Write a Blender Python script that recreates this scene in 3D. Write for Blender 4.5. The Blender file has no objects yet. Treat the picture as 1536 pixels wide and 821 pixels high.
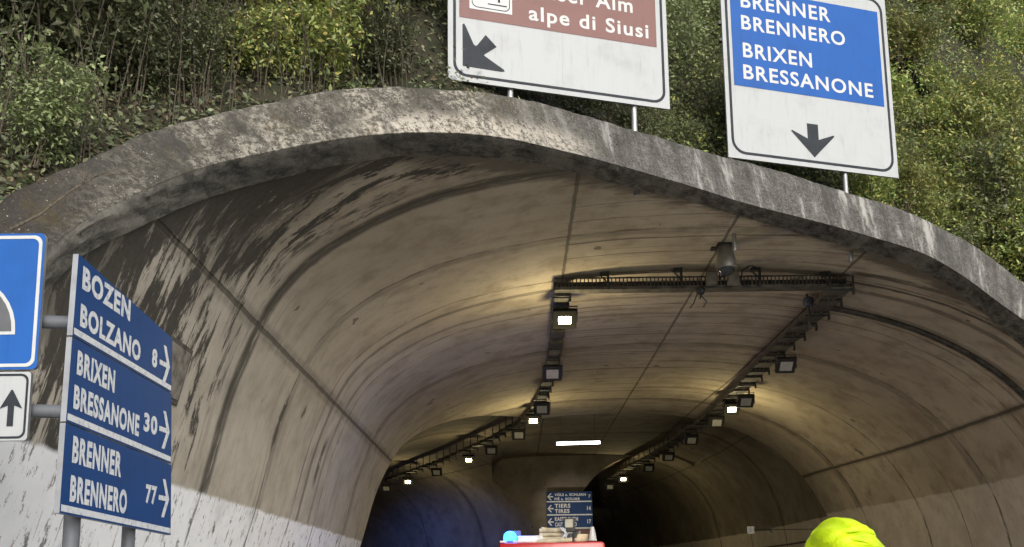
import bpy, bmesh, math, random
import numpy as np
from mathutils import Vector, Matrix
random.seed(7); RNG = np.random.default_rng(7)
S = bpy.context.scene
COL = S.collection

# ------------------------------------------------------------------ camera
# eye 1.6 m above the road; the eye is the origin, the road lies at z = -1.6
W0, H0, FPX, CXP, YH, PITCH, ROLL = 1536., 821., 1539., 768., 880., 0.17, 0.012
YP = YH - FPX * math.tan(PITCH)
G = -1.6
cam_d = bpy.data.cameras.new('camera'); cam = bpy.data.objects.new('camera', cam_d); COL.objects.link(cam)
cam_d.sensor_width = 36; cam_d.lens = FPX / W0 * 36; cam_d.shift_y = (YP - H0 / 2) / W0
cam_d.clip_start = 0.05; cam_d.clip_end = 2000
cp, sp, cr, sr = math.cos(PITCH), math.sin(PITCH), math.cos(ROLL), math.sin(ROLL)
right = Vector((1, 0, 0)); up = Vector((0, -sp, cp)); fwd = Vector((0, cp, sp))
right_c = right * cr - up * sr; up_c = right * sr + up * cr     # the picture axes
R3 = Matrix((right_c, up_c, -fwd)).transposed()
cam.matrix_world = R3.to_4x4()
S.camera = cam
S.render.resolution_x = 1024; S.render.resolution_y = 547

# ------------------------------------------------------------------ light
SUN_EL, SUN_AZ = 30, 163      # behind the camera and to its right, softened by cloud
w = bpy.data.worlds.new('World'); S.world = w; w.use_nodes = True
nt = w.node_tree; bg = nt.nodes['Background']
sky = nt.nodes.new('ShaderNodeTexSky'); sky.sky_type = 'NISHITA'; sky.sun_disc = False
sky.sun_elevation = math.radians(SUN_EL); sky.sun_rotation = math.radians(SUN_AZ)
sky.dust_density = 4.0; sky.ozone_density = 0.6; sky.air_density = 1.3
hsv = nt.nodes.new('ShaderNodeHueSaturation'); hsv.inputs['Saturation'].default_value = .28; nt.links.new(sky.outputs[0], hsv.inputs['Color']); nt.links.new(hsv.outputs[0], bg.inputs[0]); bg.inputs[1].default_value = 0.145
sd = bpy.data.lights.new('sun', 'SUN'); sun = bpy.data.objects.new('sun', sd); COL.objects.link(sun)
sd.energy = 0.28; sd.angle = math.radians(40); sd.color = (1, .96, .9)
az = math.radians(SUN_AZ)
sdir = Vector((math.sin(az) * math.cos(math.radians(SUN_EL)), math.cos(az) * math.cos(math.radians(SUN_EL)), math.sin(math.radians(SUN_EL))))
sun.rotation_euler = sdir.to_track_quat('Z', 'Y').to_euler()
S.view_settings.view_transform = 'Standard'; S.view_settings.look = 'None'
S.view_settings.exposure = 0.88; S.view_settings.gamma = 1
S.cycles.max_bounces = 7; S.cycles.diffuse_bounces = 5; S.cycles.transparent_max_bounces = 6
S.cycles.sample_clamp_indirect = 6

# ------------------------------------------------------------------ helpers
def ray(x, y):
    a = (x - CXP) / FPX; b = (YP - y) / FPX
    u = a * cr + b * sr; v = -a * sr + b * cr
    d = np.array([u, cp - v * sp, sp + v * cp]); return d / d[1]

def mesh_obj(name, verts, faces, mat=None, parent=None, smooth=False, mats=None, fmat=None):
    me = bpy.data.meshes.new(name)
    me.from_pydata([tuple(map(float, v)) for v in verts], [], [tuple(f) for f in faces])
    if mats:
        for m in mats: me.materials.append(m)
        if fmat is not None: me.polygons.foreach_set('material_index', fmat)
    elif mat: me.materials.append(mat)
    if smooth: me.polygons.foreach_set('use_smooth', [True] * len(me.polygons))
    me.update()
    o = bpy.data.objects.new(name, me); COL.objects.link(o)
    if parent is not None: o.parent = parent
    return o

def from_bm(name, bm, mat, parent=None, smooth=False):
    me = bpy.data.meshes.new(name); bm.normal_update(); bm.to_mesh(me); bm.free()
    me.materials.append(mat)
    if smooth:
        me.polygons.foreach_set('use_smooth', [True] * len(me.polygons))
        me.set_sharp_from_angle(angle=math.radians(35))
    o = bpy.data.objects.new(name, me); COL.objects.link(o)
    if parent is not None: o.parent = parent
    return o

def tag(o, label, cat, group=None, kind=None):
    if label: o['label'] = label
    if cat: o['category'] = cat
    if group: o['group'] = group
    if kind: o['kind'] = kind
    return o

def thing(name, label, cat, loc=(0, 0, 0), rz=0, group=None):
    o = bpy.data.objects.new(name, None); COL.objects.link(o); o.empty_display_size = .1
    o.location = loc; o.rotation_euler = (0, 0, rz)
    return tag(o, label, cat, group)

def copy_tree(o, parent=None):
    c = o.copy(); COL.objects.link(c); c.parent = parent
    for ch in [x for x in bpy.data.objects if x.parent is o]: copy_tree(ch, c)
    return c

def box(bm, c, s, M=None, bev=0.0):
    r = bmesh.ops.create_cube(bm, size=1, matrix=(M or Matrix()) @ Matrix.Translation(c) @ Matrix.Diagonal((s[0], s[1], s[2], 1)))
    if bev:
        es = list({e for v in r['verts'] for e in v.link_edges})
        bmesh.ops.bevel(bm, geom=es, offset=bev, segments=2, profile=.5, affect='EDGES')

def tube_geo(bm, pts, r, n=8, caps=True):
    pts = [Vector(p) for p in pts]; rings = []
    rs = r if isinstance(r, (list, tuple)) else [r] * len(pts)
    prev = None
    for i, p in enumerate(pts):
        t = (pts[min(i + 1, len(pts) - 1)] - pts[max(i - 1, 0)]).normalized()
        if prev is None:
            a = t.orthogonal().normalized()
        else:
            a = (prev - t * prev.dot(t)).normalized()
        prev = a; b = t.cross(a)
        rings.append([bm.verts.new(p + (a * math.cos(2 * math.pi * k / n) + b * math.sin(2 * math.pi * k / n)) * rs[i]) for k in range(n)])
    for i in range(len(rings) - 1):
        for k in range(n):
            bm.faces.new((rings[i][k], rings[i][(k + 1) % n], rings[i + 1][(k + 1) % n], rings[i + 1][k]))
    if caps:
        bm.faces.new(rings[0][::-1]); bm.faces.new(rings[-1])

def lathe(bm, prof, M=Matrix(), n=24):
    rings = [[bm.verts.new(M @ Vector((r * math.cos(2 * math.pi * k / n), r * math.sin(2 * math.pi * k / n), z))) for k in range(n)] for r, z in prof]
    for i in range(len(rings) - 1):
        for k in range(n):
            bm.faces.new((rings[i][k], rings[i][(k + 1) % n], rings[i + 1][(k + 1) % n], rings[i + 1][k]))
    bm.faces.new(rings[0][::-1]); bm.faces.new(rings[-1])

# ------------------------------------------------------------------ node helpers
class NT:
    def __init__(s, name):
        s.m = bpy.data.materials.new(name); s.m.use_nodes = True
        s.t = s.m.node_tree; s.b = s.t.nodes['Principled BSDF']; s.out = s.t.nodes['Material Output']
        s.tc = s.t.nodes.new('ShaderNodeTexCoord')
    def n(s, ty): return s.t.nodes.new(ty)
    def L(s, a, b): s.t.links.new(a, b)
    def put(s, sock, v):
        if isinstance(v, (int, float)): sock.default_value = v
        elif isinstance(v, (tuple, list)): sock.default_value = tuple(v) + (1,) if len(v) == 3 and len(sock.default_value) == 4 else v
        else: s.L(v, sock)
    def math(s, op, a, b=0, c=0, clamp=False):
        k = s.n('ShaderNodeMath'); k.operation = op; k.use_clamp = clamp
        s.put(k.inputs[0], a); s.put(k.inputs[1], b); s.put(k.inputs[2], c); return k.outputs[0]
    def mapv(s, vec, scale=(1, 1, 1), loc=(0, 0, 0), rot=(0, 0, 0)):
        k = s.n('ShaderNodeMapping'); s.L(vec, k.inputs[0]); k.inputs['Scale'].default_value = scale
        k.inputs['Location'].default_value = loc; k.inputs['Rotation'].default_value = rot; return k.outputs[0]
    def noise(s, vec, sc=1, det=6, rough=.55, dist=0):
        k = s.n('ShaderNodeTexNoise'); s.L(vec, k.inputs['Vector']); k.inputs['Scale'].default_value = sc
        k.inputs['Detail'].default_value = det; k.inputs['Roughness'].default_value = rough; k.inputs['Distortion'].default_value = dist
        return k.outputs['Fac']
    def voro(s, vec, sc=1, feat='F1'):
        k = s.n('ShaderNodeTexVoronoi'); k.feature = feat; s.L(vec, k.inputs['Vector']); k.inputs['Scale'].default_value = sc
        return k.outputs['Distance']
    def step(s, v, lo, hi):      # smooth ramp lo->hi to 0..1
        k = s.n('ShaderNodeMapRange'); k.interpolation_type = 'SMOOTHSTEP'; s.put(k.inputs[0], v)
        s.put(k.inputs[1], lo); s.put(k.inputs[2], hi); return k.outputs[0]
    def mix(s, f, a, b, mode='MIX'):
        k = s.n('ShaderNodeMix'); k.data_type = 'RGBA'; k.blend_type = mode
        s.put(k.inputs[0], f); s.put(k.inputs[6], a); s.put(k.inputs[7], b); return k.outputs[2]
    def sep(s, vec):
        k = s.n('ShaderNodeSeparateXYZ'); s.L(vec, k.inputs[0]); return k.outputs
    def comb(s, x, y, z=0):
        k = s.n('ShaderNodeCombineXYZ'); s.put(k.inputs[0], x); s.put(k.inputs[1], y); s.put(k.inputs[2], z); return k.outputs[0]
    def mul(s, *a):
        r = a[0]
        for x in a[1:]: r = s.math('MULTIPLY', r, x)
        return r
    def mx(s, *a):
        r = a[0]
        for x in a[1:]: r = s.math('MAXIMUM', r, x)
        return r
    def bump(s, h, st=.3, d=.02):
        k = s.n('ShaderNodeBump'); k.inputs['Strength'].default_value = st; k.inputs['Distance'].default_value = d
        s.L(h, k.inputs['Height']); s.L(k.outputs[0], s.b.inputs['Normal'])
    def col(s, c, rough=.85, metal=0, spec=.3):
        s.put(s.b.inputs['Base Color'], c); s.put(s.b.inputs['Roughness'], rough); s.b.inputs['Metallic'].default_value = metal
        s.b.inputs['Specular IOR Level'].default_value = spec; return s.m

def simple(name, c, rough=.6, metal=0, spec=.4, dirt=.15, sc=6):
    m = NT(name); f = m.noise(m.tc.outputs['Object'], sc, 6, .6)
    d = tuple(x * (1 - dirt * 1.6) for x in c)
    m.col(m.mix(m.step(f, .35, .7), c, d), m.math('ADD', rough - .08, m.math('MULTIPLY', f, .16)), metal, spec)
    return m.m

def emit(name, c, st):
    m = NT(name); m.col(c, .5); m.b.inputs['Emission Color'].default_value = tuple(c) + (1,); m.b.inputs['Emission Strength'].default_value = st
    return m.m

def glass_sign(name, c, rough=.45, dirt=.12):
    m = NT(name); ob = m.tc.outputs['Object']
    st = m.noise(m.mapv(ob, (5, 5, .6)), 3, 5, .6); f = m.noise(ob, 2.2, 6, .6)
    k = m.math('ADD', m.mul(m.step(st, .5, .8), .6), m.mul(m.step(f, .45, .8), .6), clamp=True)
    d = tuple(x * (1 - dirt) * .9 for x in c)
    m.col(m.mix(k, c, d), rough, 0, .25); return m.m

M_white = glass_sign('sign white', (.365, .38, .39), .5, .16)
M_blue = glass_sign('sign blue', (.002, .072, .30), .45, .2)
M_blue_dark = glass_sign('plate blue', (.002, .042, .165), .5, .2)
M_sky_blue = glass_sign('square sign blue', (.008, .085, .33), .4, .2)
M_brown = glass_sign('sign brown', (.17, .088, .08), .5, .18)
M_black = simple('sign black', (.022, .027, .034), .6, spec=.2)
M_letter = simple('letter white', (.46, .47, .47), .45, dirt=.06)
M_letter_old = NT('worn reflective lettering')
_f = M_letter_old.noise(M_letter_old.tc.outputs['Object'], 30, 5, .6)
M_letter_old.col(M_letter_old.mix(M_letter_old.step(_f, .45, .75), (.56, .58, .60), (.30, .34, .40)), .4); M_letter_old = M_letter_old.m
M_steel = simple('galvanised steel', (.36, .37, .38), .45, .6)
M_greypaint = simple('grey post paint', (.11, .12, .135), .5)
M_plateback = simple('aluminium plate edge', (.30, .31, .33), .45, .5)
M_dark = simple('dark housing', (.035, .035, .033), .55)
M_tray = simple('dirty cable tray', (.11, .10, .085), .7, .2, dirt=.4)
M_traycov = simple('tray cover', (.20, .185, .155), .65, .2, dirt=.3)
M_cable = simple('black cable', (.02, .02, .02), .6)
M_glassoff = simple('unlit lamp glass', (.6, .6, .53), .25, spec=.6)
M_lamp = emit('lit sodium white lamp', (1, .92, .55), 14)
M_tube = emit('fluorescent tube', (1, .95, .92), 6)
M_beacon = emit('blue beacon light', (.03, .27, 1), 3.5)
M_red = simple('fire truck red', (.42, .012, .015), .3, spec=.6)
M_whitep = simple('white vehicle paint', (.62, .6, .56), .4)
M_rubber = simple('rubber', (.02, .02, .02), .8)
M_glassdark = simple('dark glass', (.02, .025, .03), .1, spec=.7)
M_hose = simple('pale fire hose', (.55, .48, .33), .8, dirt=.3)

# ------------------------------------------------------------------ tunnel geometry
CP = np.array([(-4.75, -1.6), (-4.55, 0.0), (-4.2, 1.3), (-3.75, 3.0), (-3.05, 4.3), (-1.5, 5.3), (0.97, 5.87), (3.8, 6.02), (6.4, 5.87), (8.8, 5.2), (10.5, 4.1), (11.7, 2.4), (12.2, 0.6), (12.4, -1.6)])
def cat(P, n=24):
    out = []; Q = np.vstack([2 * P[0] - P[1], P, 2 * P[-1] - P[-2]])
    for i in range(1, len(Q) - 2):
        p0, p1, p2, p3 = Q[i - 1:i + 3]
        d = [np.linalg.norm(a - b) ** .5 for a, b in ((p1, p0), (p2, p1), (p3, p2))]
        t0 = 0; t1 = d[0]; t2 = t1 + d[1]; t3 = t2 + d[2]
        for t in np.linspace(t1, t2, n, endpoint=False):
            A1 = (t1 - t) / (t1 - t0) * p0 + (t - t0) / (t1 - t0) * p1
            A2 = (t2 - t) / (t2 - t1) * p1 + (t - t1) / (t2 - t1) * p2
            A3 = (t3 - t) / (t3 - t2) * p2 + (t - t2) / (t3 - t2) * p3
            B1 = (t2 - t) / (t2 - t0) * A1 + (t - t0) / (t2 - t0) * A2
            B2 = (t3 - t) / (t3 - t1) * A2 + (t - t1) / (t3 - t1) * A3
            out.append((t2 - t) / (t2 - t1) * B1 + (t - t1) / (t2 - t1) * B2)
    out.append(P[-1]); return np.array(out)
PR = cat(CP)
ARC = np.concatenate([[0], np.cumsum(np.linalg.norm(np.diff(PR, axis=0), axis=1))])
U0 = np.interp(3.8, PR[:, 0], ARC)
def prof(s): return np.array([np.interp(s, ARC, PR[:, 0]), np.interp(s, ARC, PR[:, 1])])
# edges of the portal read off along the arch: soffit/lining, soffit/face, face/top
T0 = [(110,380),(180,346),(232,327),(280,303),(331,286),(370,279),(400,268),(505,243),(595,230),(663,228),(700,229),(760,235),(804,241),(882,260),(960,281),(1038,299),(1100,317),(1210,351),(1283,369),(1356,390),(1429,426),(1465,457),(1536,519)]
T1 = [(112,331),(166,304),(200,291),(248,269),(280,256),(370,234),(400,228),(505,207),(595,198),(672,197),(700,199),(760,204),(804,216),(908,241),(980,262),(1038,278),(1100,299),(1160,315),(1246,337),(1305,354),(1389,379),(1451,417),(1502,457),(1536,479)]
T2 = [(0,302),(75,265),(110,250),(166,228),(228,199),(280,184),(370,161),(400,155),(460,137),(550,130),(620,131),(700,136),(760,143),(804,153),(882,174),(958,196),(1050,225),(1105,236),(1160,254),(1220,272),(1308,300),(1414,344),(1469,369),(1536,421)]
PL0, PL1 = (9.7, .67, .63), (9.04, .671, .638)
def on_profile(x, y):
    r = ray(x, y); a = np.arctan2(PR[:, 0], PR[:, 1]); t = np.arctan2(r[0], r[2])
    s = np.interp(t, a, ARC); p = prof(s)
    return s, np.hypot(*p) / np.hypot(r[0], r[2])
def edge_fn(T, PL):
    q = sorted(on_profile(*c) for c in T); ss = np.array([a for a, _ in q]); yy = np.array([b for _, b in q])
    pp = np.array([prof(s) for s in ss]); dd = yy - (PL[0] + PL[1] * pp[:, 0] + PL[2] * pp[:, 1])
    gs = np.linspace(ss[0], ss[-1], 160); gd = np.interp(gs, ss, dd); kk = np.exp(-np.linspace(-2, 2, 19) ** 2); kk /= kk.sum()
    dd = np.convolve(np.pad(gd, 9, mode='edge'), kk, 'valid'); ss = gs
    def f(s):
        p = prof(s); return PL[0] + PL[1] * p[0] + PL[2] * p[1] + np.interp(s, ss, dd)
    return f
Y0f, Y1f = edge_fn(T0, PL0), edge_fn(T1, PL1)
q = []
def pix(P):
    v = R3.transposed() @ Vector(P); return CXP + FPX * v.x / -v.z, YP - FPX * v.y / -v.z
def _nrm(s):
    a, b = prof(s - .15), prof(s + .15); t = (b - a) / np.linalg.norm(b - a); return np.array([-t[1], t[0]])
_g = []
for s_ in np.linspace(ARC[20], ARC[-20], 360):
    p_ = prof(s_); n_ = _nrm(s_); y_ = Y1f(s_)
    for h_ in np.arange(.3, 1.5, .03):
        _g.append((s_, h_) + pix((p_[0] + n_[0] * h_, y_ + .671 * n_[0] * h_ + .638 * n_[1] * h_, p_[1] + n_[1] * h_)))
_g = np.array(_g)
for c in T2:
    i = int(((_g[:, 2] - c[0]) ** 2 + (_g[:, 3] - c[1]) ** 2).argmin()); q.append((_g[i, 0], _g[i, 1]))
q.sort(); HS = np.array([a for a, _ in q]); HH = np.array([b for _, b in q])
hs_ = np.linspace(HS[0], HS[-1], 200); hh_ = np.interp(hs_, HS, HH); kk_ = np.exp(-np.linspace(-2, 2, 31) ** 2); kk_ /= kk_.sum()
HH = np.convolve(np.pad(hh_, 15, mode='edge'), kk_, 'valid'); HS = hs_
def hfn(s): return float(np.interp(s, HS, HH))
def normal(s):
    a, b = prof(s - .15), prof(s + .15); t = (b - a) / np.linalg.norm(b - a); n = np.array([-t[1], t[0]]); return n
NB = np.array([-.555, .832])     # horizontal direction into the hillside
SV = np.linspace(0, ARC[-1], 420)

# ---- shaders of the lining -------------------------------------------------
def pulses(m, v, items, sh=2.2):
    r = None
    for y, wd, st in items:
        k = m.math('SUBTRACT', 1, m.math('DIVIDE', m.math('ABSOLUTE', m.math('SUBTRACT', v, y)), wd), clamp=True)
        k = m.math('MULTIPLY', m.math('MULTIPLY', k, sh, clamp=True), st); r = k if r is None else m.math('MAXIMUM', r, k)
    return r

def UZ(z):
    k = int(np.argmin(np.abs(PR[:120, 1] - z))); return float(ARC[k] - U0)
def lining_material():
    m = NT('stained tunnel concrete'); ob = m.tc.outputs['Object']
    uv = m.n('ShaderNodeUVMap'); uv.uv_map = 'lining'
    s = m.sep(uv.outputs[0]); u, v = s[0], s[1]; o = m.sep(ob); X, Y, Z = o[0], o[1], o[2]
    uvv = m.comb(u, v)
    wob = m.math('MULTIPLY', m.math('SUBTRACT', m.noise(m.mapv(uvv, (.5, .5, 1)), 1.0, 4, .5), .5), .35)
    wob2 = m.math('MULTIPLY', m.math('SUBTRACT', m.noise(m.mapv(uvv, (2.5, 2.5, 1)), 1.0, 6, .6), .5), .12)
    vw = m.math('ADD', v, m.math('ADD', m.math('MULTIPLY', wob, .4), wob2)); uw = m.math('ADD', u, m.math('MULTIPLY', wob2, .5))
    # construction joints round the vault, and along it
    ringn = m.noise(m.mapv(uvv, (1.2, 3, 1)), 1.6, 7, .75)
    thin = pulses(m, vw, [(13.8, .05, .9), (16.75, .05, .9), (19.3, .05, .8), (21.6, .05, .8), (22.7, .035, .5), (25.3, .06, .8), (27.4, .04, .6), (29.6, .06, .8), (33, .07, .8), (38, .08, .8), (43, .08, .8), (48, .1, .8), (53, .1, .8), (58, .1, .8), (64, .1, .8), (70, .1, .8)])
    wide = pulses(m, vw, [(13.85, .24, 1), (16.9, .16, .35), (19.9, .13, .7), (21.0, .12, .5), (25.5, .22, .4), (33.1, .25, .5), (43, .3, .5), (53, .3, .5)])
    wd_ = m.noise(m.mapv(uvv, (.8, 7, 1), (3, 9, 0)), 1.3, 8, .72); wide = m.mul(wide, m.step(wd_, .35, .47))
    thin = m.mul(thin, m.step(ringn, .32, .62))
    lon = pulses(m, uw, [(-3.55 + .75, .035, .9), (0.0, .035, .9), (2.62, .035, .9), (-8.07, .045, .9), (7.73, .05, 1)])
    lonw = m.mul(pulses(m, uw, [(-8.07, .17, .5), (7.73, .12, .5)]), m.step(ringn, .3, .55))
    joint = m.mx(thin, lon)
    fl_ = m.mul(m.step(u, -3.0, -2.7), m.math('SUBTRACT', 1, m.step(u, 2.55, 2.75)))
    bl_ = m.noise(m.mapv(uvv, (.5, 2, 1), (5, 5, 0)), 1.0, 3, .6)
    joint = m.mx(joint, m.mul(pulses(m, vw, [(15.4, .03, .5), (16.1, .03, .6), (17.2, .035, .7), (18.0, .03, .5), (20.2, .04, .8), (20.8, .03, .6), (21.9, .03, .6), (22.4, .04, .7), (23.3, .035, .6), (24.3, .04, .7), (26.2, .04, .7), (28.2, .05, .7), (31.2, .05, .7)]), fl_, m.step(bl_, .3, .5)))
    rs_ = m.mul(pulses(m, vw, [(18.9, .13, .8), (19.45, .07, .9), (22.2, .05, .5)]), m.step(u, 2.6, 2.9), m.step(ringn, .3, .5))
    e1 = m.mul(pulses(m, vw, [(16.75, .15, 1)]), pulses(m, u, [(UZ(2.75), .55, 1)])); e2 = m.mul(pulses(m, vw, [(20.6, .16, 1)]), pulses(m, u, [(UZ(2.5), .6, 1)]))
    patch = m.mul(m.mx(e1, e2), m.step(m.noise(ob, 5, 5, .6), .34, .44))
    # board marks on the flat of the vault
    brd = m.noise(m.mapv(uvv, (.06, 3.2, 1)), 1.0, 5, .8)
    flat = m.mul(m.step(u, -3.3, -2.4), m.math('SUBTRACT', 1, m.step(u, 2.5, 3.4)), m.step(v, 14.5, 18))
    boards = m.mul(m.step(brd, .53, .64), flat)
    brd2 = m.noise(m.mapv(uvv, (.1, 9, 1), (3, 1, 0)), 1.0, 3, .6)
    # tone
    big = m.noise(ob, .35, 6, .6); med = m.noise(ob, 1.6, 8, .65); fine = m.noise(ob, 14, 8, .7)
    c = m.mix(m.step(big, .3, .7), (.52, .45, .345), (.40, .34, .255))
    c = m.mix(m.mul(m.step(med, .42, .70), .75), c, (.28, .23, .165))
    c = m.mix(m.mul(m.step(fine, .5, .85), .35), c, (.15, .125, .09))
    sidew = m.math('SUBTRACT', 1, m.step(u, -9, -5))
    c = m.mix(m.mul(sidew, .8), c, m.mix(m.step(med, .3, .7), (.53, .49, .42), (.38, .35, .295)))
    # streaks running down the wall
    st = m.noise(m.mapv(uvv, (.35, 5, 1)), 1.0, 8, .68); st2 = m.noise(m.mapv(uvv, (.9, 3.0, 1), (7, 3, 0)), 1.0, 7, .65)
    c = m.mix(m.mul(m.step(st, .52, .72), m.math('ADD', .18, m.math('MULTIPLY', m.step(u, -6, -9), .3))), c, (.13, .105, .08))
    # black mould near the mouth on the left
    near = m.math('SUBTRACT', 1, m.step(m.math('ADD', v, m.math('MULTIPLY', m.math('SUBTRACT', st2, .5), 2.2)), 12.9, 13.9))
    left = m.math('SUBTRACT', 1, m.step(u, -3.8, -2.6))
    mou = m.noise(m.mapv(uvv, (1.0, 3.2, 1), (1, 5, 0), (0, 0, .16)), 1.0, 10, .74, .35)
    thr = m.math('ADD', m.math('ADD', .415, m.mul(m.step(v, 9, 13.6), .10)), m.mul(m.math('SUBTRACT', 1, m.step(u, -11.5, -8.6)), .10))
    mm = m.step(m.math('SUBTRACT', mou, thr), -.015, .05)
    mould = m.mul(near, left, mm)
    upz = m.mul(left, m.step(u, -8.6, -7.2), m.math('SUBTRACT', 1, m.step(m.math('ADD', v, m.math('MULTIPLY', st2, 1.2)), 12.2, 13.4)), m.step(m.math('SUBTRACT', mou, .40), -.01, .04))
    mould = m.mx(mould, upz)
    # damp fringe directly behind the rim: distance to the portal in v
    pl = m.math('ADD', 9.7, m.math('ADD', m.math('MULTIPLY', X, .67), m.math('MULTIPLY', Z, .63)))
    dp = m.math('SUBTRACT', Y, pl)
    fr = m.math('SUBTRACT', 1, m.step(m.math('ADD', dp, m.math('MULTIPLY', m.math('SUBTRACT', st2, .5), 1.6)), .1, .55))
    mould = m.mx(mould, m.mul(fr, .75), m.mul(wide, .85), m.mul(lonw, .75), rs_, m.mul(patch, .8))
    # odd blotches
    bl = m.noise(m.mapv(ob, (1, 1, 1), (4, 8, 1)), 1.9, 3, .5); mould = m.mx(mould, m.mul(m.step(bl, .715, .74), .7))
    pat = m.noise(m.mapv(uvv, (.9, 4, 1), (2, 11, 0)), .8, 4, .5); mould = m.mx(mould, m.mul(m.step(pat, .72, .75), .65))
    c = m.mix(m.mul(mould, .95), c, m.mix(m.step(fine, .3, .7), (.055, .05, .042), (.035, .032, .028)))
    c = m.mix(m.mul(boards, .7), c, (.13, .10, .068)); c = m.mix(m.mul(m.step(brd2, .55, .75), flat, .25), c, (.16, .125, .085))
    # shade of the deep bores and fork darkened into the concrete colour
    painted_shade = m.mul(m.step(v, 33, 38), m.math('ADD', .35, m.math('MULTIPLY', big, .6))); c = m.mix(m.mul(painted_shade, .9), c, (.06, .052, .042))
    # rust on the right wall
    rr = m.noise(ob, .8, 6, .6, .6); c = m.mix(m.mul(m.step(rr, .55, .72), m.step(u, 3, 7), .4), c, (.22, .12, .065))
    # whitewashed band
    lvl = m.math('ADD', 1.3, m.math('MULTIPLY', m.step(X, 0, 6), 1.08))
    en = m.math('MULTIPLY', m.math('SUBTRACT', m.noise(ob, 2.2, 5, .6), .5), .12)
    inb = m.math('SUBTRACT', 1, m.step(m.math('SUBTRACT', Z, m.math('ADD', lvl, en)), -.05, .02))
    scr = m.noise(m.mapv(uvv, (2.6, 4.8, 1), (9, 2, 0)), 1.1, 9, .78); scr2 = m.noise(m.mapv(uvv, (1.2, 16, 1)), 1.0, 5, .7)
    chip = m.mx(m.step(scr, .555, .585), m.mul(m.step(scr2, .62, .65), .8))
    thinp = m.mul(m.step(m.noise(ob, 1.1, 7, .65), .55, .75), .3)
    wc = m.mix(m.mul(m.step(med, .35, .75), .5), (.92, .93, .95), (.76, .77, .79))
    wc = m.mix(m.math('ADD', m.mul(chip, .85), thinp, clamp=True), wc, m.mix(m.step(scr2, .4, .6), (.30, .27, .23), (.10, .09, .08)))
    wc = m.mix(m.mul(m.step(u, 0, 4), .85), wc, m.mix(m.step(med, .3, .7), (.62, .54, .42), (.48, .41, .31)))  # right wall's deeper, warmer light tinted into the white band
    wc = m.mix(m.mul(joint, .6), wc, (.08, .07, .06))
    c = m.mix(inb, c, wc)
    c = m.mix(m.mul(joint, .75), c, (.05, .043, .032))
    h = m.math('ADD', m.math('MULTIPLY', fine, .25), m.math('ADD', m.math('MULTIPLY', med, .6), m.math('MULTIPLY', joint, -1.2)))
    h = m.math('ADD', h, m.math('ADD', m.math('MULTIPLY', brd2, .12), m.math('MULTIPLY', boards, -.3)))
    m.bump(h, .55, .03)
    return m.col(c, .85, 0, .25)
M_lining = lining_material()

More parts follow.
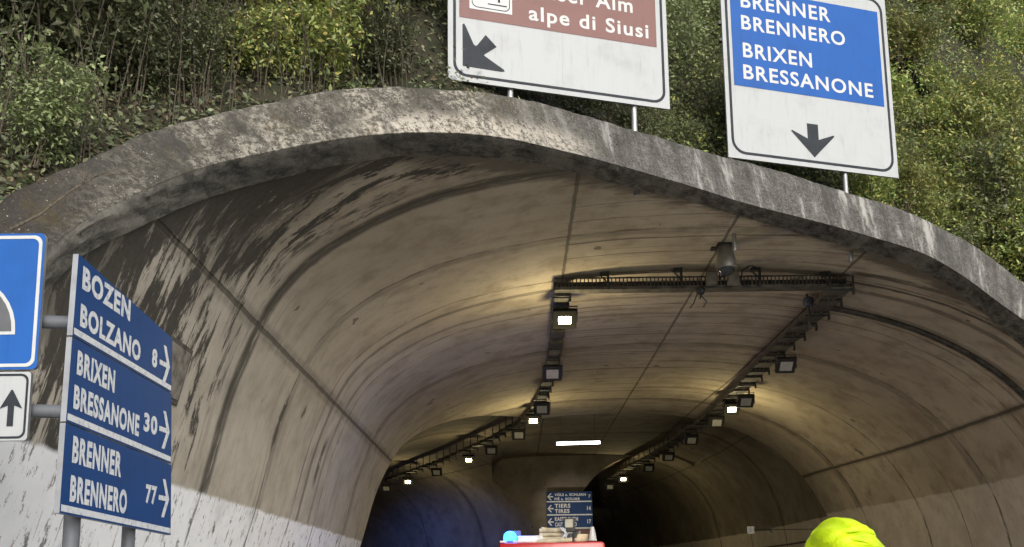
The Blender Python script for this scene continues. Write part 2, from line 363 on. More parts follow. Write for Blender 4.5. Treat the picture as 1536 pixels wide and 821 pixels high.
def rim_material():
    m = NT('weathered portal concrete'); ob = m.tc.outputs['Object']; o = m.sep(ob); X, Y, Z = o[0], o[1], o[2]
    uv = m.n('ShaderNodeUVMap'); uv.uv_map = 'rim'; s = m.sep(uv.outputs[0]); u, v = s[0], s[1]
    big = m.noise(ob, .5, 6, .6); med = m.noise(ob, 2.2, 8, .7); fine = m.noise(ob, 18, 8, .75); gr = m.noise(ob, 55, 4, .6)
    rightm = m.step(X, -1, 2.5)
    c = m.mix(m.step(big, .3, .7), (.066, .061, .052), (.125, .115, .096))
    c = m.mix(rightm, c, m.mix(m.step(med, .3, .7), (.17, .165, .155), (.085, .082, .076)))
    c = m.mix(m.mul(m.step(fine, .40, .60), .8), c, (.04, .036, .03))
    c = m.mix(m.mul(m.step(gr, .55, .75), .4), c, (.42, .39, .33))
    # lichen and lime patches, left of the crown
    ln = m.noise(ob, 13, 9, .82, .2); lb = m.noise(m.mapv(ob, (1, 1, 1), (3, 0, 5)), .9, 4, .55)
    li = m.mul(m.step(ln, .47, .56), m.step(lb, .44, .56), m.math('SUBTRACT', 1, m.step(X, -.2, 1.2)), m.step(X, -4.2, -2.8))
    c = m.mix(m.mul(li, .68), c, (.46, .43, .36))
    c = m.mix(m.mul(m.math('SUBTRACT', 1, m.step(X, -4.6, -3.2)), .7), c, (.035, .03, .027))
    lo = m.mul(m.step(m.math('ADD', v, m.math('MULTIPLY', ln, .5)), .9, .5), m.step(ln, .42, .52), m.step(X, -2.1, -1.2), m.math('SUBTRACT', 1, m.step(X, .6, 1.5)), m.step(v, 0.02, .05))
    c = m.mix(m.mul(lo, .8), c, (.50, .46, .39))
    sp_ = m.mul(m.step(m.voro(m.mapv(ob, (1, 1, 1), (.3, .1, .7)), 26), .22, .12), m.step(m.noise(ob, 3.1, 4, .6), .48, .6)); c = m.mix(m.mul(sp_, .8), c, (.55, .5, .42))
    # moss
    mo = m.mul(m.step(m.noise(ob, 1.3, 5, .6), .55, .66), m.step(m.noise(ob, 9, 5, .7), .4, .6), m.math('SUBTRACT', 1, m.step(X, -1, 1)))
    c = m.mix(m.mul(mo, .75), c, (.085, .066, .03))
    # vertical run marks on the face
    run = m.noise(m.comb(m.math('MULTIPLY', u, 3.6), m.math('MULTIPLY', v, .5)), 1.0, 7, .7)
    c = m.mix(m.mul(m.step(run, .52, .66), rightm, .8), c, (.38, .37, .345))
    c = m.mix(m.mul(m.step(run, .49, .36), .8), c, (.05, .048, .043))
    # soffit strip (v < 0): darker, streaked across
    sof = m.step(v, .015, -.015)
    ss = m.noise(m.comb(m.math('ADD', m.math('MULTIPLY', u, 2.6), m.math('MULTIPLY', med, 1.2)), m.math('MULTIPLY', v, 1.6)), 1.7, 9, .8)
    ss2 = m.noise(m.comb(m.math('MULTIPLY', u, 1.1), 0), 1.0, 3, .6)
    sc = m.mix(m.step(ss, .32, .7), (.03, .03, .028), (.26, .245, .215))
    sc = m.mix(m.mul(m.step(ss2, .5, .62), .6), sc, (.27, .255, .22))
    sc = m.mix(m.mul(m.step(fine, .45, .7), .5), sc, (.03, .03, .027))
    c = m.mix(sof, c, sc)
    # pitting
    pit = m.mul(m.step(m.voro(ob, 9), .16, .08), m.step(m.noise(ob, 1.1, 3), .56, .62)); c = m.mix(pit, c, (.015, .014, .012))
    m.bump(m.math('ADD', m.math('MULTIPLY', fine, .8), m.math('SUBTRACT', m.math('ADD', m.math('MULTIPLY', ln, .8), m.math('MULTIPLY', med, 1)), pit)), .9, .035)
    return m.col(c, .9, 0, .2)
M_rim = rim_material()

# ---- solids: hall, left branch, right branch, roof over the fork ------------
def hall_xy(s, Y):
    p = prof(s)
    if p[0] > 3.8:
        t = min(max((Y - 27) / 9.5, 0), 1); t = t * t * (3 - 2 * t)
        p = np.array([3.8 + (p[0] - 3.8) * (1 - .10 * t), p[1]])
    return p
def y_end(X): return 29.6 + (36.3 - 29.6) * min(max((X + 4.4) / 5.4, 0), 1) ** 1.2
def solid(name, rings, uvs):
    # closed tube: side strips, a floor, and end caps hung plumb from the vault to the floor
    nr, nc = len(rings), len(rings[0]); V = [tuple(p) for r in rings for p in r]; F = []; UV = []
    for i in range(nr - 1):
        for j in range(nc - 1):
            F.append((i * nc + j, i * nc + j + 1, (i + 1) * nc + j + 1, (i + 1) * nc + j)); UV.append([uvs[i][j], uvs[i][j + 1], uvs[i + 1][j + 1], uvs[i + 1][j]])
    ends = []
    for base in (0, (nr - 1) * nc):
        fl = [base]
        for j in range(1, nc - 1):
            p = V[base + j]; V.append((p[0], p[1], V[base][2])); fl.append(len(V) - 1)
        fl.append(base + nc - 1); ends.append(fl)
        for j in range(nc - 1):
            f = [base + j, base + j + 1, fl[j + 1], fl[j]]
            f = [x for k, x in enumerate(f) if x not in f[:k]]
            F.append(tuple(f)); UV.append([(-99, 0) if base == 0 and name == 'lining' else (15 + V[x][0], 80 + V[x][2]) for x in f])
    fl0, fl1 = ends
    if nr > 2 and False: pass
    side_l = [i * nc for i in range(nr)]; side_r = [i * nc + nc - 1 for i in range(nr)]
    f = fl0 + side_r[1:-1] + fl1[::-1] + side_l[1:-1][::-1]
    F.append(tuple(f)); UV.append([(-99, 0)] * len(f))
    me = bpy.data.meshes.new(name); me.from_pydata(V, [], F)
    l = me.uv_layers.new(name='lining'); flat = [c for f in UV for t in f for c in t]; l.data.foreach_set('uv', flat)
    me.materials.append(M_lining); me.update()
    bm = bmesh.new(); bm.from_mesh(me); bmesh.ops.recalc_face_normals(bm, faces=bm.faces); bm.to_mesh(me); bm.free()
    o = bpy.data.objects.new(name, me); COL.objects.link(o); return o

HS_ = np.linspace(0, ARC[-1], 96)
rings, uvs = [], []
for t in np.linspace(0, 1, 110):
    r, q = [], []
    for s in HS_:
        ya = Y0f(s); yb = y_end(prof(s)[0]); Y = ya + (yb - ya) * t
        p = hall_xy(s, Y); r.append((p[0], Y, p[1])); q.append((s - U0, Y))
    rings.append(r); uvs.append(q)
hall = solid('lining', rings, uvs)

TP = cat(np.array([(-5.15, -1.65), (-5.1, .3), (-4.95, 2.2), (-4.4, 3.9), (-3.3, 5.25), (-1.75, 6.1), (0, 6.35), (1.75, 6.1), (3.3, 5.25), (4.4, 3.9), (4.95, 2.2), (5.1, .3), (5.15, -1.65)]), 5)
TA = np.concatenate([[0], np.cumsum(np.linalg.norm(np.diff(TP, axis=0), axis=1))]); TA -= TA[-1] / 2
def branch(name, xc, y0, R, ystart, length, scale, skew, zoff=0):
    rings, uvs = [], []
    n = int(length / 1.0)
    for i in range(n + 1):
        d = length * i / n; r, q = [], []
        for (a, z), ua in zip(TP, TA):
            a = a * scale
            yy = ystart + d
            if yy < y0: c = (xc, yy); th = 0
            else: th = (yy - y0) / R; c = (xc - R * (1 - math.cos(th)), y0 + R * math.sin(th))
            x = c[0] + a * math.cos(th); y = c[1] + a * math.sin(th)
            if skew and i < 8: y += (y_end(x) - .30 - ystart) * (1 - i / 8)
            r.append((x, y, z + zoff)); q.append((ua * 1.0, yy))
        rings.append(r); uvs.append(q)
    return solid(name, rings, uvs)
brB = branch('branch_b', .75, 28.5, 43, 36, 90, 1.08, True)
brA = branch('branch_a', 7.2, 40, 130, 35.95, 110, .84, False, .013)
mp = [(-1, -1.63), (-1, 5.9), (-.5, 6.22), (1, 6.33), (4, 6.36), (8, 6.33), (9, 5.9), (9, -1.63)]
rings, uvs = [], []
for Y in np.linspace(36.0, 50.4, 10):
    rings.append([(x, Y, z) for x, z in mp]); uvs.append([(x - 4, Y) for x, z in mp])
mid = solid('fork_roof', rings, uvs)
for b_ in (brB, brA, mid):
    md = hall.modifiers.new('u', 'BOOLEAN'); md.operation = 'UNION'; md.solver = 'EXACT'; md.object = b_
dg = bpy.context.evaluated_depsgraph_get()
me = bpy.data.meshes.new_from_object(hall.evaluated_get(dg), preserve_all_data_layers=True, depsgraph=dg)
hall.modifiers.clear(); hall.data = me; me.name = 'lining'
for b_ in (brB, brA, mid): bpy.data.objects.remove(b_)
bm = bmesh.new(); bm.from_mesh(me); uvl = bm.loops.layers.uv['lining']
kill = [f for f in bm.faces if (all(l[uvl].uv.x < -50 for l in f.loops)) or (f.calc_center_median().z < -1.58)]
bmesh.ops.delete(bm, geom=kill, context='FACES')
bmesh.ops.triangulate(bm, faces=[f for f in bm.faces if len(f.verts) > 4])
for f in bm.faces: f.normal_flip(); f.smooth = True
bm.to_mesh(me); bm.free(); me.set_sharp_from_angle(angle=math.radians(28))
print('lining faces', len(me.polygons), [x.name for x in me.uv_layers])

tunnel = thing('road_tunnel', 'wide stained concrete road tunnel with curved portal rim and a fork inside', 'tunnel')
hall.parent = tunnel; hall.name = 'lining'

# ---- rim --------------------------------------------------------------------
def wob(s, k, a): return a * (math.sin(s * 3.1 + k) + .6 * math.sin(s * 7.3 + 2 * k) + .5 * math.sin(s * 17.7 + 3 * k) + .4 * math.sin(s * 41 + 5 * k))
rows = []
NRM = {}
for s in SV:
    p = prof(s); n = normal(s); h = hfn(s); y0, y1 = Y0f(s), Y1f(s)
    sy = np.array([n[0], n[1]])
    hh = h + wob(s, 1, .012)
    a = p - n * .0; b = p - n * (.05 + wob(s, 4, .006)); 
    c0 = (a[0], y0 + .02, a[1]); c0b = (b[0], y0 - .0, b[1])
    pts = [c0, c0b]; vs = [-.7, -.62]
    for k in range(1, 6):
        t = k / 6; w2 = .012 * math.sin(s * 9 + k * 2) * (1 if k < 5 else 0)
        pts.append((b[0] + n[0] * w2, y0 + (y1 - y0) * t, b[1] + n[1] * w2)); vs.append(-.6 * (1 - t))
    nk = 9
    for k in range(nk + 1):
        hk = -.05 + .03 * (k == 0) + (hh + .05) * k / nk
        P = p + n * hk; yy = y1 + .671 * n[0] * hk + .638 * n[1] * hk
        rough = .014 * math.sin(s * 13 + k * 3.1) + .010 * math.sin(s * 29 + k * 1.7)
        if 0 < k < nk: yy += rough
        if k == nk: P = P - n * .02
        pts.append((P[0], yy, P[1])); vs.append(.02 + k / nk)
    e = p + n * (hh); ye = y1 + .671 * n[0] * hh + .638 * n[1] * hh
    pts.append((e[0] + NB[0] * .05, ye + NB[1] * .05, e[1] + .012)); vs.append(1.1)
    for tb in (.25, .5, .72):
        pts.append((e[0] + NB[0] * tb, ye + NB[1] * tb, e[1] + .012 + wob(s + tb * 4, 2, .005))); vs.append(1.1 + tb)
    pts.append((e[0] + NB[0] * .75, ye + NB[1] * .75, e[1] - .5)); vs.append(2)
    rows.append((s, pts, vs))
nc = len(rows[0][1]); V = [p for _, r, _ in rows for p in r]; F = []; UVS = []
for i in range(len(rows) - 1):
    for j in range(nc - 1):
        F.append((i * nc + j, (i + 1) * nc + j, (i + 1) * nc + j + 1, i * nc + j + 1))
        UVS += [(rows[i][0], rows[i][2][j]), (rows[i + 1][0], rows[i + 1][2][j]), (rows[i + 1][0], rows[i + 1][2][j + 1]), (rows[i][0], rows[i][2][j + 1])]
rim = mesh_obj('portal_rim', V, F, M_rim, tunnel, True)
l = rim.data.uv_layers.new(name='rim'); l.data.foreach_set('uv', [c for t in UVS for c in t])
rim.data.set_sharp_from_angle(angle=math.radians(30))
BACK = [(s, np.array(r[-2])) for s, r, _ in rows]

# ------------------------------------------------------------------ ground, road
def ground_mat():
    m = NT('ground soil and grass'); f = m.noise(m.tc.outputs['Object'], .6, 6, .6)
    return m.col(m.mix(m.step(f, .4, .6), (.09, .08, .05), (.05, .065, .03)), .95)
def asphalt():
    m = NT('asphalt'); ob = m.tc.outputs['Object']; f = m.noise(ob, 60, 4, .6); g = m.noise(ob, .7, 5)
    m.bump(f, .4, .01); return m.col(m.mix(m.step(g, .3, .7), m.mix(f, (.17, .165, .16), (.11, .11, .11)), (.14, .137, .13)), .85)
tag(mesh_obj('ground', [(-400, -400, G - .03), (400, -400, G - .03), (400, 400, G - .03), (-400, 400, G - .03)], [(0, 1, 2, 3)], ground_mat()), None, None, kind='structure')
tag(mesh_obj('road', [(-5.6, -60, G), (13.5, -60, G), (13.5, 52, G), (-5.6, 52, G), (13.5, 150, G), (-80, 150, G), (-80, 52, G)], [(0, 1, 2, 3), (3, 2, 4, 5, 6)], asphalt()), None, None, kind='structure')
M_line = simple('road paint', (.7, .7, .68), .7, dirt=.3)
bm = bmesh.new()
for x in (-3.2, 10.6): box(bm, (x, 0, G + .006), (.15, 110, .004))
for y in range(-50, 46, 8):
    for x in (1.4, 6.0): box(bm, (x, y, G + .006), (.12, 4, .004))
tag(from_bm('road_marking', bm, M_line), None, None, kind='structure')
M_kerb = simple('kerb concrete', (.3, .29, .27), .9, dirt=.3)
bm = bmesh.new()
for x0, x1 in ((-4.9, -3.7), (11.2, 12.6)): box(bm, ((x0 + x1) / 2, 20, G + .07), (x1 - x0, 34, .14), bev=.02)
tag(from_bm('kerb', bm, M_kerb), None, None, kind='structure')

# ------------------------------------------------------------------ hillside
Wd = np.array([.832, .555])
def hnoise(a, b): return .35 * math.sin(a * .9 + b * .5) + .22 * math.sin(a * 2.1 - b * 1.3 + 1) + .12 * math.sin(a * 4.3 + b * 3.7)
base = []
b0, b1 = BACK[0][1], BACK[-1][1]
for k in range(14, 0, -1): base.append(np.array([b0[0] - Wd[0] * 2.2 * k, b0[1] - Wd[1] * 2.2 * k, G]))
base += [p for (_, p) in BACK[::6]]
for k in range(1, 14): base.append(np.array([b1[0] + Wd[0] * 2.2 * k, b1[1] + Wd[1] * 2.2 * k, G]))
def hill_pt(p, a):
    t = min(a / 9, 1); zz = p[2] * (1 - t) + (5.2) * t
    return np.array([p[0] + NB[0] * a, p[1] + NB[1] * a, zz - .12 + a * 1.45 + hnoise(p[0] + a, a) * min(a, 1)])
AS = [0, .3, .7, 1.2, 1.8, 2.5, 3.3, 4.2, 5.2, 6.4, 8, 10, 13, 17, 22, 30]
V = [hill_pt(p, a) for a in AS for p in base]; nb = len(base)
F = [(i * nb + j, i * nb + j + 1, (i + 1) * nb + j + 1, (i + 1) * nb + j) for i in range(len(AS) - 1) for j in range(nb - 1)]
def soil():
    m = NT('dark hillside soil'); ob = m.tc.outputs['Object']; f = m.noise(ob, 2.5, 7, .65); g = m.noise(ob, 18, 5, .6)
    m.bump(g, .8, .08); return m.col(m.mix(m.step(f, .35, .65), m.mix(g, (.03, .028, .016), (.055, .045, .03)), (.025, .03, .014)), .95)
tag(mesh_obj('hillside', V, F, soil(), smooth=True), None, None, kind='structure')

# ------------------------------------------------------------------ foliage
def leaf_mat(name, cols, dark=.5):
    m = NT(name); g = m.n('ShaderNodeNewGeometry'); rnd = g.outputs['Random Per Island']
    r = m.n('ShaderNodeValToRGB'); r.color_ramp.interpolation = 'LINEAR'; m.L(rnd, r.inputs[0])
    e = r.color_ramp.elements; e[0].color = cols[0] + (1,); e[1].color = cols[-1] + (1,); e[0].position = 0; e[1].position = 1
    for i, c in enumerate(cols[1:-1], 1):
        x = e.new(i / (len(cols) - 1)); x.color = c + (1,)
    oi = m.n('ShaderNodeObjectInfo'); hs = m.n('ShaderNodeHueSaturation'); m.L(r.outputs[0], hs.inputs['Color'])
    m.L(m.math('ADD', .482, m.math('MULTIPLY', oi.outputs['Random'], .036)), hs.inputs['Hue']); m.L(m.math('ADD', .62, m.math('MULTIPLY', oi.outputs['Random'], .8)), hs.inputs['Value'])
    m.col(hs.outputs[0], .42, 0, .35)
    tr = m.n('ShaderNodeBsdfTranslucent'); m.L(hs.outputs[0], tr.inputs[0])
    mx = m.n('ShaderNodeMixShader'); mx.inputs[0].default_value = .3
    m.L(m.b.outputs[0], mx.inputs[1]); m.L(tr.outputs[0], mx.inputs[2]); m.L(mx.outputs[0], m.out.inputs[0])
    return m.m
M_leafA = leaf_mat('dark olive leaves', [(.045, .06, .03), (.08, .10, .045), (.13, .155, .07), (.08, .08, .05), (.26, .28, .14)])
M_leafB = leaf_mat('mid green leaves', [(.09, .12, .055), (.16, .20, .08), (.23, .27, .11), (.14, .15, .09), (.33, .35, .17)])
M_leafC = leaf_mat('yellow green leaves', [(.13, .18, .06), (.21, .27, .08), (.31, .34, .09), (.17, .19, .09), (.46, .40, .11)])
M_leafD = leaf_mat('dead leaves and litter', [(.10, .07, .035), (.16, .12, .07), (.06, .05, .03), (.05, .065, .025), (.22, .18, .11)])
M_stem = simple('grey brown stems', (.11, .09, .065), .9, dirt=.4, sc=20)
M_cane = simple('pale dry canes', (.13, .11, .08), .85, dirt=.4, sc=20)

def leaves_mesh(name, P, N, size, asp=.42, rng=RNG, droop=None):
    n = len(P)
    N = N / np.linalg.norm(N, axis=1)[:, None]
    d = rng.normal(size=(n, 3)); d[:, 2] -= .35
    d -= N * (d * N).sum(1)[:, None]; d /= np.linalg.norm(d, axis=1)[:, None]
    sd_ = np.cross(N, d); L = size * rng.uniform(.6, 1.35, n)[:, None]
    a = P - d * L * .5; b = P + d * L * .5
    m1 = P + sd_ * L * asp * .5 + N * L * .09 - d * L * .06; m2 = P - sd_ * L * asp * .5 + N * L * .09 - d * L * .06
    V = np.stack([a, m1, b, m2], 1).reshape(-1, 3)
    idx = np.arange(n) * 4
    F = np.stack([idx, idx + 1, idx + 2, idx, idx + 2, idx + 3], 1).reshape(-1)
    me = bpy.data.meshes.new(name); me.vertices.add(len(V)); me.vertices.foreach_set('co', V.ravel())
    me.loops.add(len(F)); me.loops.foreach_set('vertex_index', F.astype(np.int32))
    me.polygons.add(2 * n); me.polygons.foreach_set('loop_start', np.arange(2 * n, dtype=np.int32) * 3); me.polygons.foreach_set('loop_total', np.full(2 * n, 3, dtype=np.int32))
    me.update(calc_edges=True); me.validate(); return me

def make_shrub(name, seed, h, r, nst, ncl, per, leaf, lm, sm, low=.3, clr=.22):
    rg = np.random.default_rng(seed); root = thing(name, None, None)
    bm = bmesh.new(); tips = []
    for k in range(nst):
        a = rg.uniform(0, 2 * math.pi); rr = r * math.sqrt(rg.uniform(0, 1)); bx, by = .35 * rr * math.cos(a), .35 * rr * math.sin(a)
        H = h * rg.uniform(.55, 1.05); pts = []; ph = rg.uniform(0, 6, 2)
        for i in range(7):
            t = i / 6; sp_ = t ** 1.5
            pts.append((bx + rr * math.cos(a) * sp_ * .8 + .05 * math.sin(ph[0] + t * 5), by + rr * math.sin(a) * sp_ * .8 + .05 * math.sin(ph[1] + t * 4), H * t - .15))
        tube_geo(bm, pts, [.014 * (1 - .75 * i / 6) for i in range(7)], 4, False); tips.append(np.array(pts))
        for q in range(3):
            i0 = rg.integers(2, 6); p = np.array(pts[i0]); d = rg.normal(size=3); d[2] = abs(d[2]) * .6; d /= np.linalg.norm(d)
            L = rg.uniform(.2, .6); tp = [p, p + d * L * .5 + np.array([0, 0, .02]), p + d * L]
            tube_geo(bm, tp, [.007, .005, .002], 3, False); tips.append(np.array([tp[0], tp[1], tp[2]] * 2 + [tp[2]]))
    from_bm('stems', bm, sm, root)
    P = []; N = []
    for c in range(ncl):
        st_ = tips[rg.integers(0, len(tips))]; t = rg.uniform(low, 1) ** .8; x = t * (len(st_) - 1); i = int(min(x, len(st_) - 2)); cen = st_[i] + (st_[i + 1] - st_[i]) * (x - i)
        cen = cen + rg.normal(size=3) * .1; cr_ = clr * rg.uniform(.5, 1.4); k = int(per * rg.uniform(.4, 1.6))
        off = rg.normal(size=(k, 3)) * cr_ * np.array([.8, .8, .45]); off[:, 2] -= .3 * (off[:, 0] ** 2 + off[:, 1] ** 2) / max(cr_, .05)
        P.append(cen + off); nn = off / max(cr_, .05) * .5 + rg.normal(size=(k, 3)) * .45 + np.array([0, 0, 1.0]); N.append(nn)
    me = leaves_mesh(name + '_leaves', np.vstack(P), np.vstack(N), leaf, .45, rg)
    me.materials.append(lm); o = bpy.data.objects.new('foliage', me); COL.objects.link(o); o.parent = root
    return root

LBL = {
 'A': ('dark olive shrub with thin stems on the bank left of the brown sign', 'shrubs on the bank left of the signs'),
 'B': ('mid green shrub on the bank behind the two large white signs', 'shrubs behind the two overhead signs'),
 'C': ('yellow green leafy shrub on the bank right of the BRENNER sign', 'shrubs on the bank right of the signs')}
protos = {
 'A': [make_shrub('shrub', 11 + k, 2.7 + .2 * k, .9, 16, 120, 34, .10, M_leafA, M_stem, .25, .22) for k in range(3)],
 'B': [make_shrub('shrub', 31 + k, 1.9 + .3 * k, .85, 13, 120, 36, .085, M_leafB, M_stem, .12, .2) for k in range(2)],
 'C': [make_shrub('shrub', 51 + k, 2.0 + .3 * k, .95, 13, 130, 34, .105, M_leafC if k != 1 else M_leafB, M_stem, .1, .2) for k in range(3)]}
used = set()
def where(kind, p):
    x, y = project(p + np.array([0, 0, 1.]))
    up_ = 'right above the rim' if CUR < 2 else ('halfway up the bank' if CUR < 5 else 'high up the bank')
    if kind == 'A': return 'dark olive shrub %s, %s' % (up_, 'above the square tunnel sign' if x < 110 else ('above the BOZEN plates' if x < 300 else ('left of the crown of the arch' if x < 500 else 'just left of the brown sign')))
    if kind == 'A2': return 'lighter green leafy shrub %s, %s' % (up_, 'near the left picture edge' if x < 300 else 'left of the brown sign')
    if kind == 'B': return 'mid green shrub %s, %s' % (up_, 'beside the left edge of the brown sign' if x < 680 else ('behind the brown sign' if x < 1000 else ('in the gap between the two large signs' if x < 1090 else 'behind the BRENNER sign')))
    return 'yellow green shrub %s, %s' % (up_, 'beside the right edge of the BRENNER sign' if x < 1400 else 'near the right picture edge')
def place_shrub(kind, p, sc, label=None, group=None):
    if kind == 'A2':
        o = copy_tree(protos['C' if 380 < project(p + np.array([0, 0, 1.]))[0] < 520 else 'B'][1 if random.random() < .3 else 0]); o.location = p; o.rotation_euler = (0, 0, random.uniform(0, 6.28)); o.scale = (sc * 1.2,) * 3
        tag(o, where('A2', p), 'shrub', 'lighter shrubs left of the signs'); return
    pr = protos[kind][random.randrange(len(protos[kind]))]
    if pr.name in used: o = copy_tree(pr)
    else: used.add(pr.name); o = pr
    o.location = p; o.rotation_euler = (random.uniform(-.12, .12), random.uniform(-.12, .12), random.uniform(0, 6.28)); o.scale = (sc,) * 3
    lb, gp = LBL[kind]; tag(o, label or where(kind, p), 'shrub', group or gp)
def project(P):
    d = Vector(P); q = R3.transposed() @ d
    if q.z > -.2: return None
    return CXP + FPX * q.x / -q.z, YP - FPX * q.y / -q.z
bcurve = np.array(base)
along = np.concatenate([[0], np.cumsum(np.linalg.norm(np.diff(bcurve, axis=0), axis=1))])
def base_at(s): return np.array([np.interp(s, along, bcurve[:, k]) for k in range(3)])
cnt = 0
for a, stp in ((.75, 1.0), (1.5, 1.05), (2.4, 1.15), (3.4, 1.25), (4.6, 1.4), (6.0, 1.7), (7.8, 2.0), (10.5, 2.4), (14, 3)):
    s = 0; CUR = a
    while s < along[-1]:
        s += stp * random.uniform(.75, 1.25); aa = a + random.uniform(-.3, .3)
        p = hill_pt(base_at(s), aa); pj = project(p + np.array([0, 0, 1.]))
        if pj is None or not (-160 < pj[0] < 1700 and -330 < pj[1] < 480): continue
        if (650 < pj[0] < 1015 or 1065 < pj[0] < 1360) and any((p[1] - (oy + .31 * (p[0] - ox))) < .9 and u_0 < p[0] - ox < u_1 for ox, oy, u_0, u_1 in ((1.95, 14.9, -3.6, 1.0), (6.1, 17.7, -2.9, 1.6))): continue
        x = pj[0]; kind = 'A' if x < 640 + random.uniform(-40, 60) else ('B' if x < 1290 + random.uniform(-60, 60) else 'C')
        if kind == 'A' and (380 < x < 500 and pj[1] < 120 or random.random() < .28): kind = 'A2'
        if kind == 'A' and a < 1 and x < 250 and random.random() < .4: continue
        place_shrub(kind, p, random.uniform(.85, 1.2) * (1.5 if a > 10 else 1) * (.62 if a < 1 else 1) * (.75 if kind == 'B' and a < 1 else 1)); cnt += 1
print('shrubs', cnt)

# undergrowth: canes, litter and low leaves covering the bank
S_LO, S_HI = float(np.interp(-9, bcurve[:, 0], along)), float(np.interp(17, bcurve[:, 0], along))
def cover(name, n, amax, lift, size, mat, label):
    ss = RNG.uniform(S_LO, S_HI, n); aa = RNG.uniform(0, 1, n) ** 1.3 * amax + .02
    B3 = np.stack([np.interp(ss, along, bcurve[:, k]) for k in range(3)], 1)
    t = np.minimum(aa / 9, 1); z = B3[:, 2] * (1 - t) + 5.2 * t
    ha, hb = B3[:, 0] + aa, aa
    hn = .35 * np.sin(ha * .9 + hb * .5) + .22 * np.sin(ha * 2.1 - hb * 1.3 + 1) + .12 * np.sin(ha * 4.3 + hb * 3.7)
    cl = .5 + .5 * np.sin(ss * 2.3 + aa * 1.7) * np.sin(ss * .9 - aa * 2.9)
    z = z - .12 + aa * 1.45 + hn * np.minimum(aa, 1) + RNG.exponential(1, n) * lift * (.3 + cl) * np.minimum(aa + .25, 1)
    P = np.stack([B3[:, 0] + NB[0] * aa, B3[:, 1] + NB[1] * aa, z], 1); N = RNG.normal(size=(n, 3)) * .6 + np.array([.5, -.8, .8])
    me = leaves_mesh(name, P, N, size, .5); me.materials.append(mat)
    o = bpy.data.objects.new(name, me); COL.objects.link(o); tag(o, label, 'undergrowth', kind='stuff')
cover('leaf_litter', 60000, 8, .07, .075, M_leafD, 'brown litter and dead leaves covering the bank above the portal')
cover('undergrowth', 70000, 8, .24, .085, M_leafA, 'low green leaves covering the bank above the portal')
S_LO = float(np.interp(3.5, bcurve[:, 0], along)); S_HI = float(np.interp(24, bcurve[:, 0], along))
cover('creeper', 90000, 14, .45, .085, M_leafC, 'yellow green creeping leaves covering the bank right of the overhead signs')
bm = bmesh.new(); made = 0
while made < 420:
    s = random.uniform(0, along[-1]); a = random.uniform(.1, 3.5); p = hill_pt(base_at(s), a); pj = project(p + np.array([0, 0, .5]))
    if pj is None or not (-50 < pj[0] < 1600): continue
    if pj[0] > 700 and random.random() < .75: continue
    if (620 < pj[0] < 1030 or 1050 < pj[0] < 1370) and a < 2.5: continue
    h = random.uniform(.7, 2.2); lx, ly = random.gauss(0, .16) * h, random.gauss(0, .16) * h
    pts = [(p[0] + lx * t * t, p[1] + ly * t * t, p[2] - .1 + h * t) for t in (0, .35, .7, 1)]
    tube_geo(bm, pts, [.008, .007, .005, .002], 3, False); made += 1
cn = from_bm('dry_canes', bm, M_cane); tag(cn, 'thin dry upright canes standing densely on the bank behind the portal rim', 'dry canes', kind='stuff')

# bare twigs leaning over the rim on the left
def twig(name, pts, r, subs, label):
    bm = bmesh.new(); tube_geo(bm, pts, [r * (1 - .8 * i / (len(pts) - 1)) for i in range(len(pts))], 6)
    for sb in subs: tube_geo(bm, sb, [r * .45, r * .35, r * .15], 4)
    return tag(from_bm(name, bm, M_stem), label, 'branch')
def at(x, y, Y): return tuple(ray(x, y) * Y)
twig('bare_branch', [at(15, 345, 7.6), at(60, 322, 8.0), at(110, 284, 8.3), at(150, 262, 8.6), at(215, 262, 8.8)], .013,
     [[at(125, 274, 8.4), at(128, 245, 8.45), at(140, 228, 8.5)], [at(135, 268, 8.5), at(170, 255, 8.5), at(190, 250, 8.55)], [at(118, 280, 8.4), at(140, 250, 8.5), at(150, 235, 8.6)]], 'bare twig bent across the portal rim above the square blue tunnel sign')
twig('bare_branch', [at(160, 178, 11.5), at(195, 140, 11.4), at(225, 118, 11.3), at(250, 110, 11.2)], .02,
     [[at(225, 118, 11.3), at(265, 112, 11.2), at(282, 115, 11.2)], [at(190, 145, 11.4), at(215, 148, 11.4), at(235, 146, 11.3)]], 'bare grey branch rising diagonally from the bank at upper left')

# ------------------------------------------------------------------ sign tools
class Frame:
    def __init__(s, o, u, lean=0):
        s.O = Vector(o); s.U = Vector((u[0], u[1], 0)).normalized(); s.Z = Vector((0, 0, 1)); s.N = Vector((s.U.y, -s.U.x, 0))
    def p(s, u, v, n=0): return s.O + s.U * u + s.Z * v + s.N * n
def slab(name, fr, poly, n0, n1, mat, parent, edge=None):
    V = [fr.p(u, v, n1) for u, v in poly] + [fr.p(u, v, n0) for u, v in poly]; k = len(poly)
    F = [tuple(range(k)), tuple(range(2 * k - 1, k - 1, -1))] + [(i, i + k, (i + 1) % k + k, (i + 1) % k) for i in range(k)]
    return mesh_obj(name, V, F, None, parent, mats=[mat, edge or mat], fmat=[0] + [1] * (k + 1))
def rect(u0, u1, v0, v1): return [(u0, v0), (u1, v0), (u1, v1), (u0, v1)]
def rrect(u0, u1, v0, v1, r, n=6):
    out = []
    for cx_, cy_, a0 in ((u1 - r, v0 + r, -90), (u1 - r, v1 - r, 0), (u0 + r, v1 - r, 90), (u0 + r, v0 + r, 180)):
        for k in range(n + 1):
            a = math.radians(a0 + 90 * k / n); out.append((cx_ + r * math.cos(a), cy_ + r * math.sin(a)))
    return out
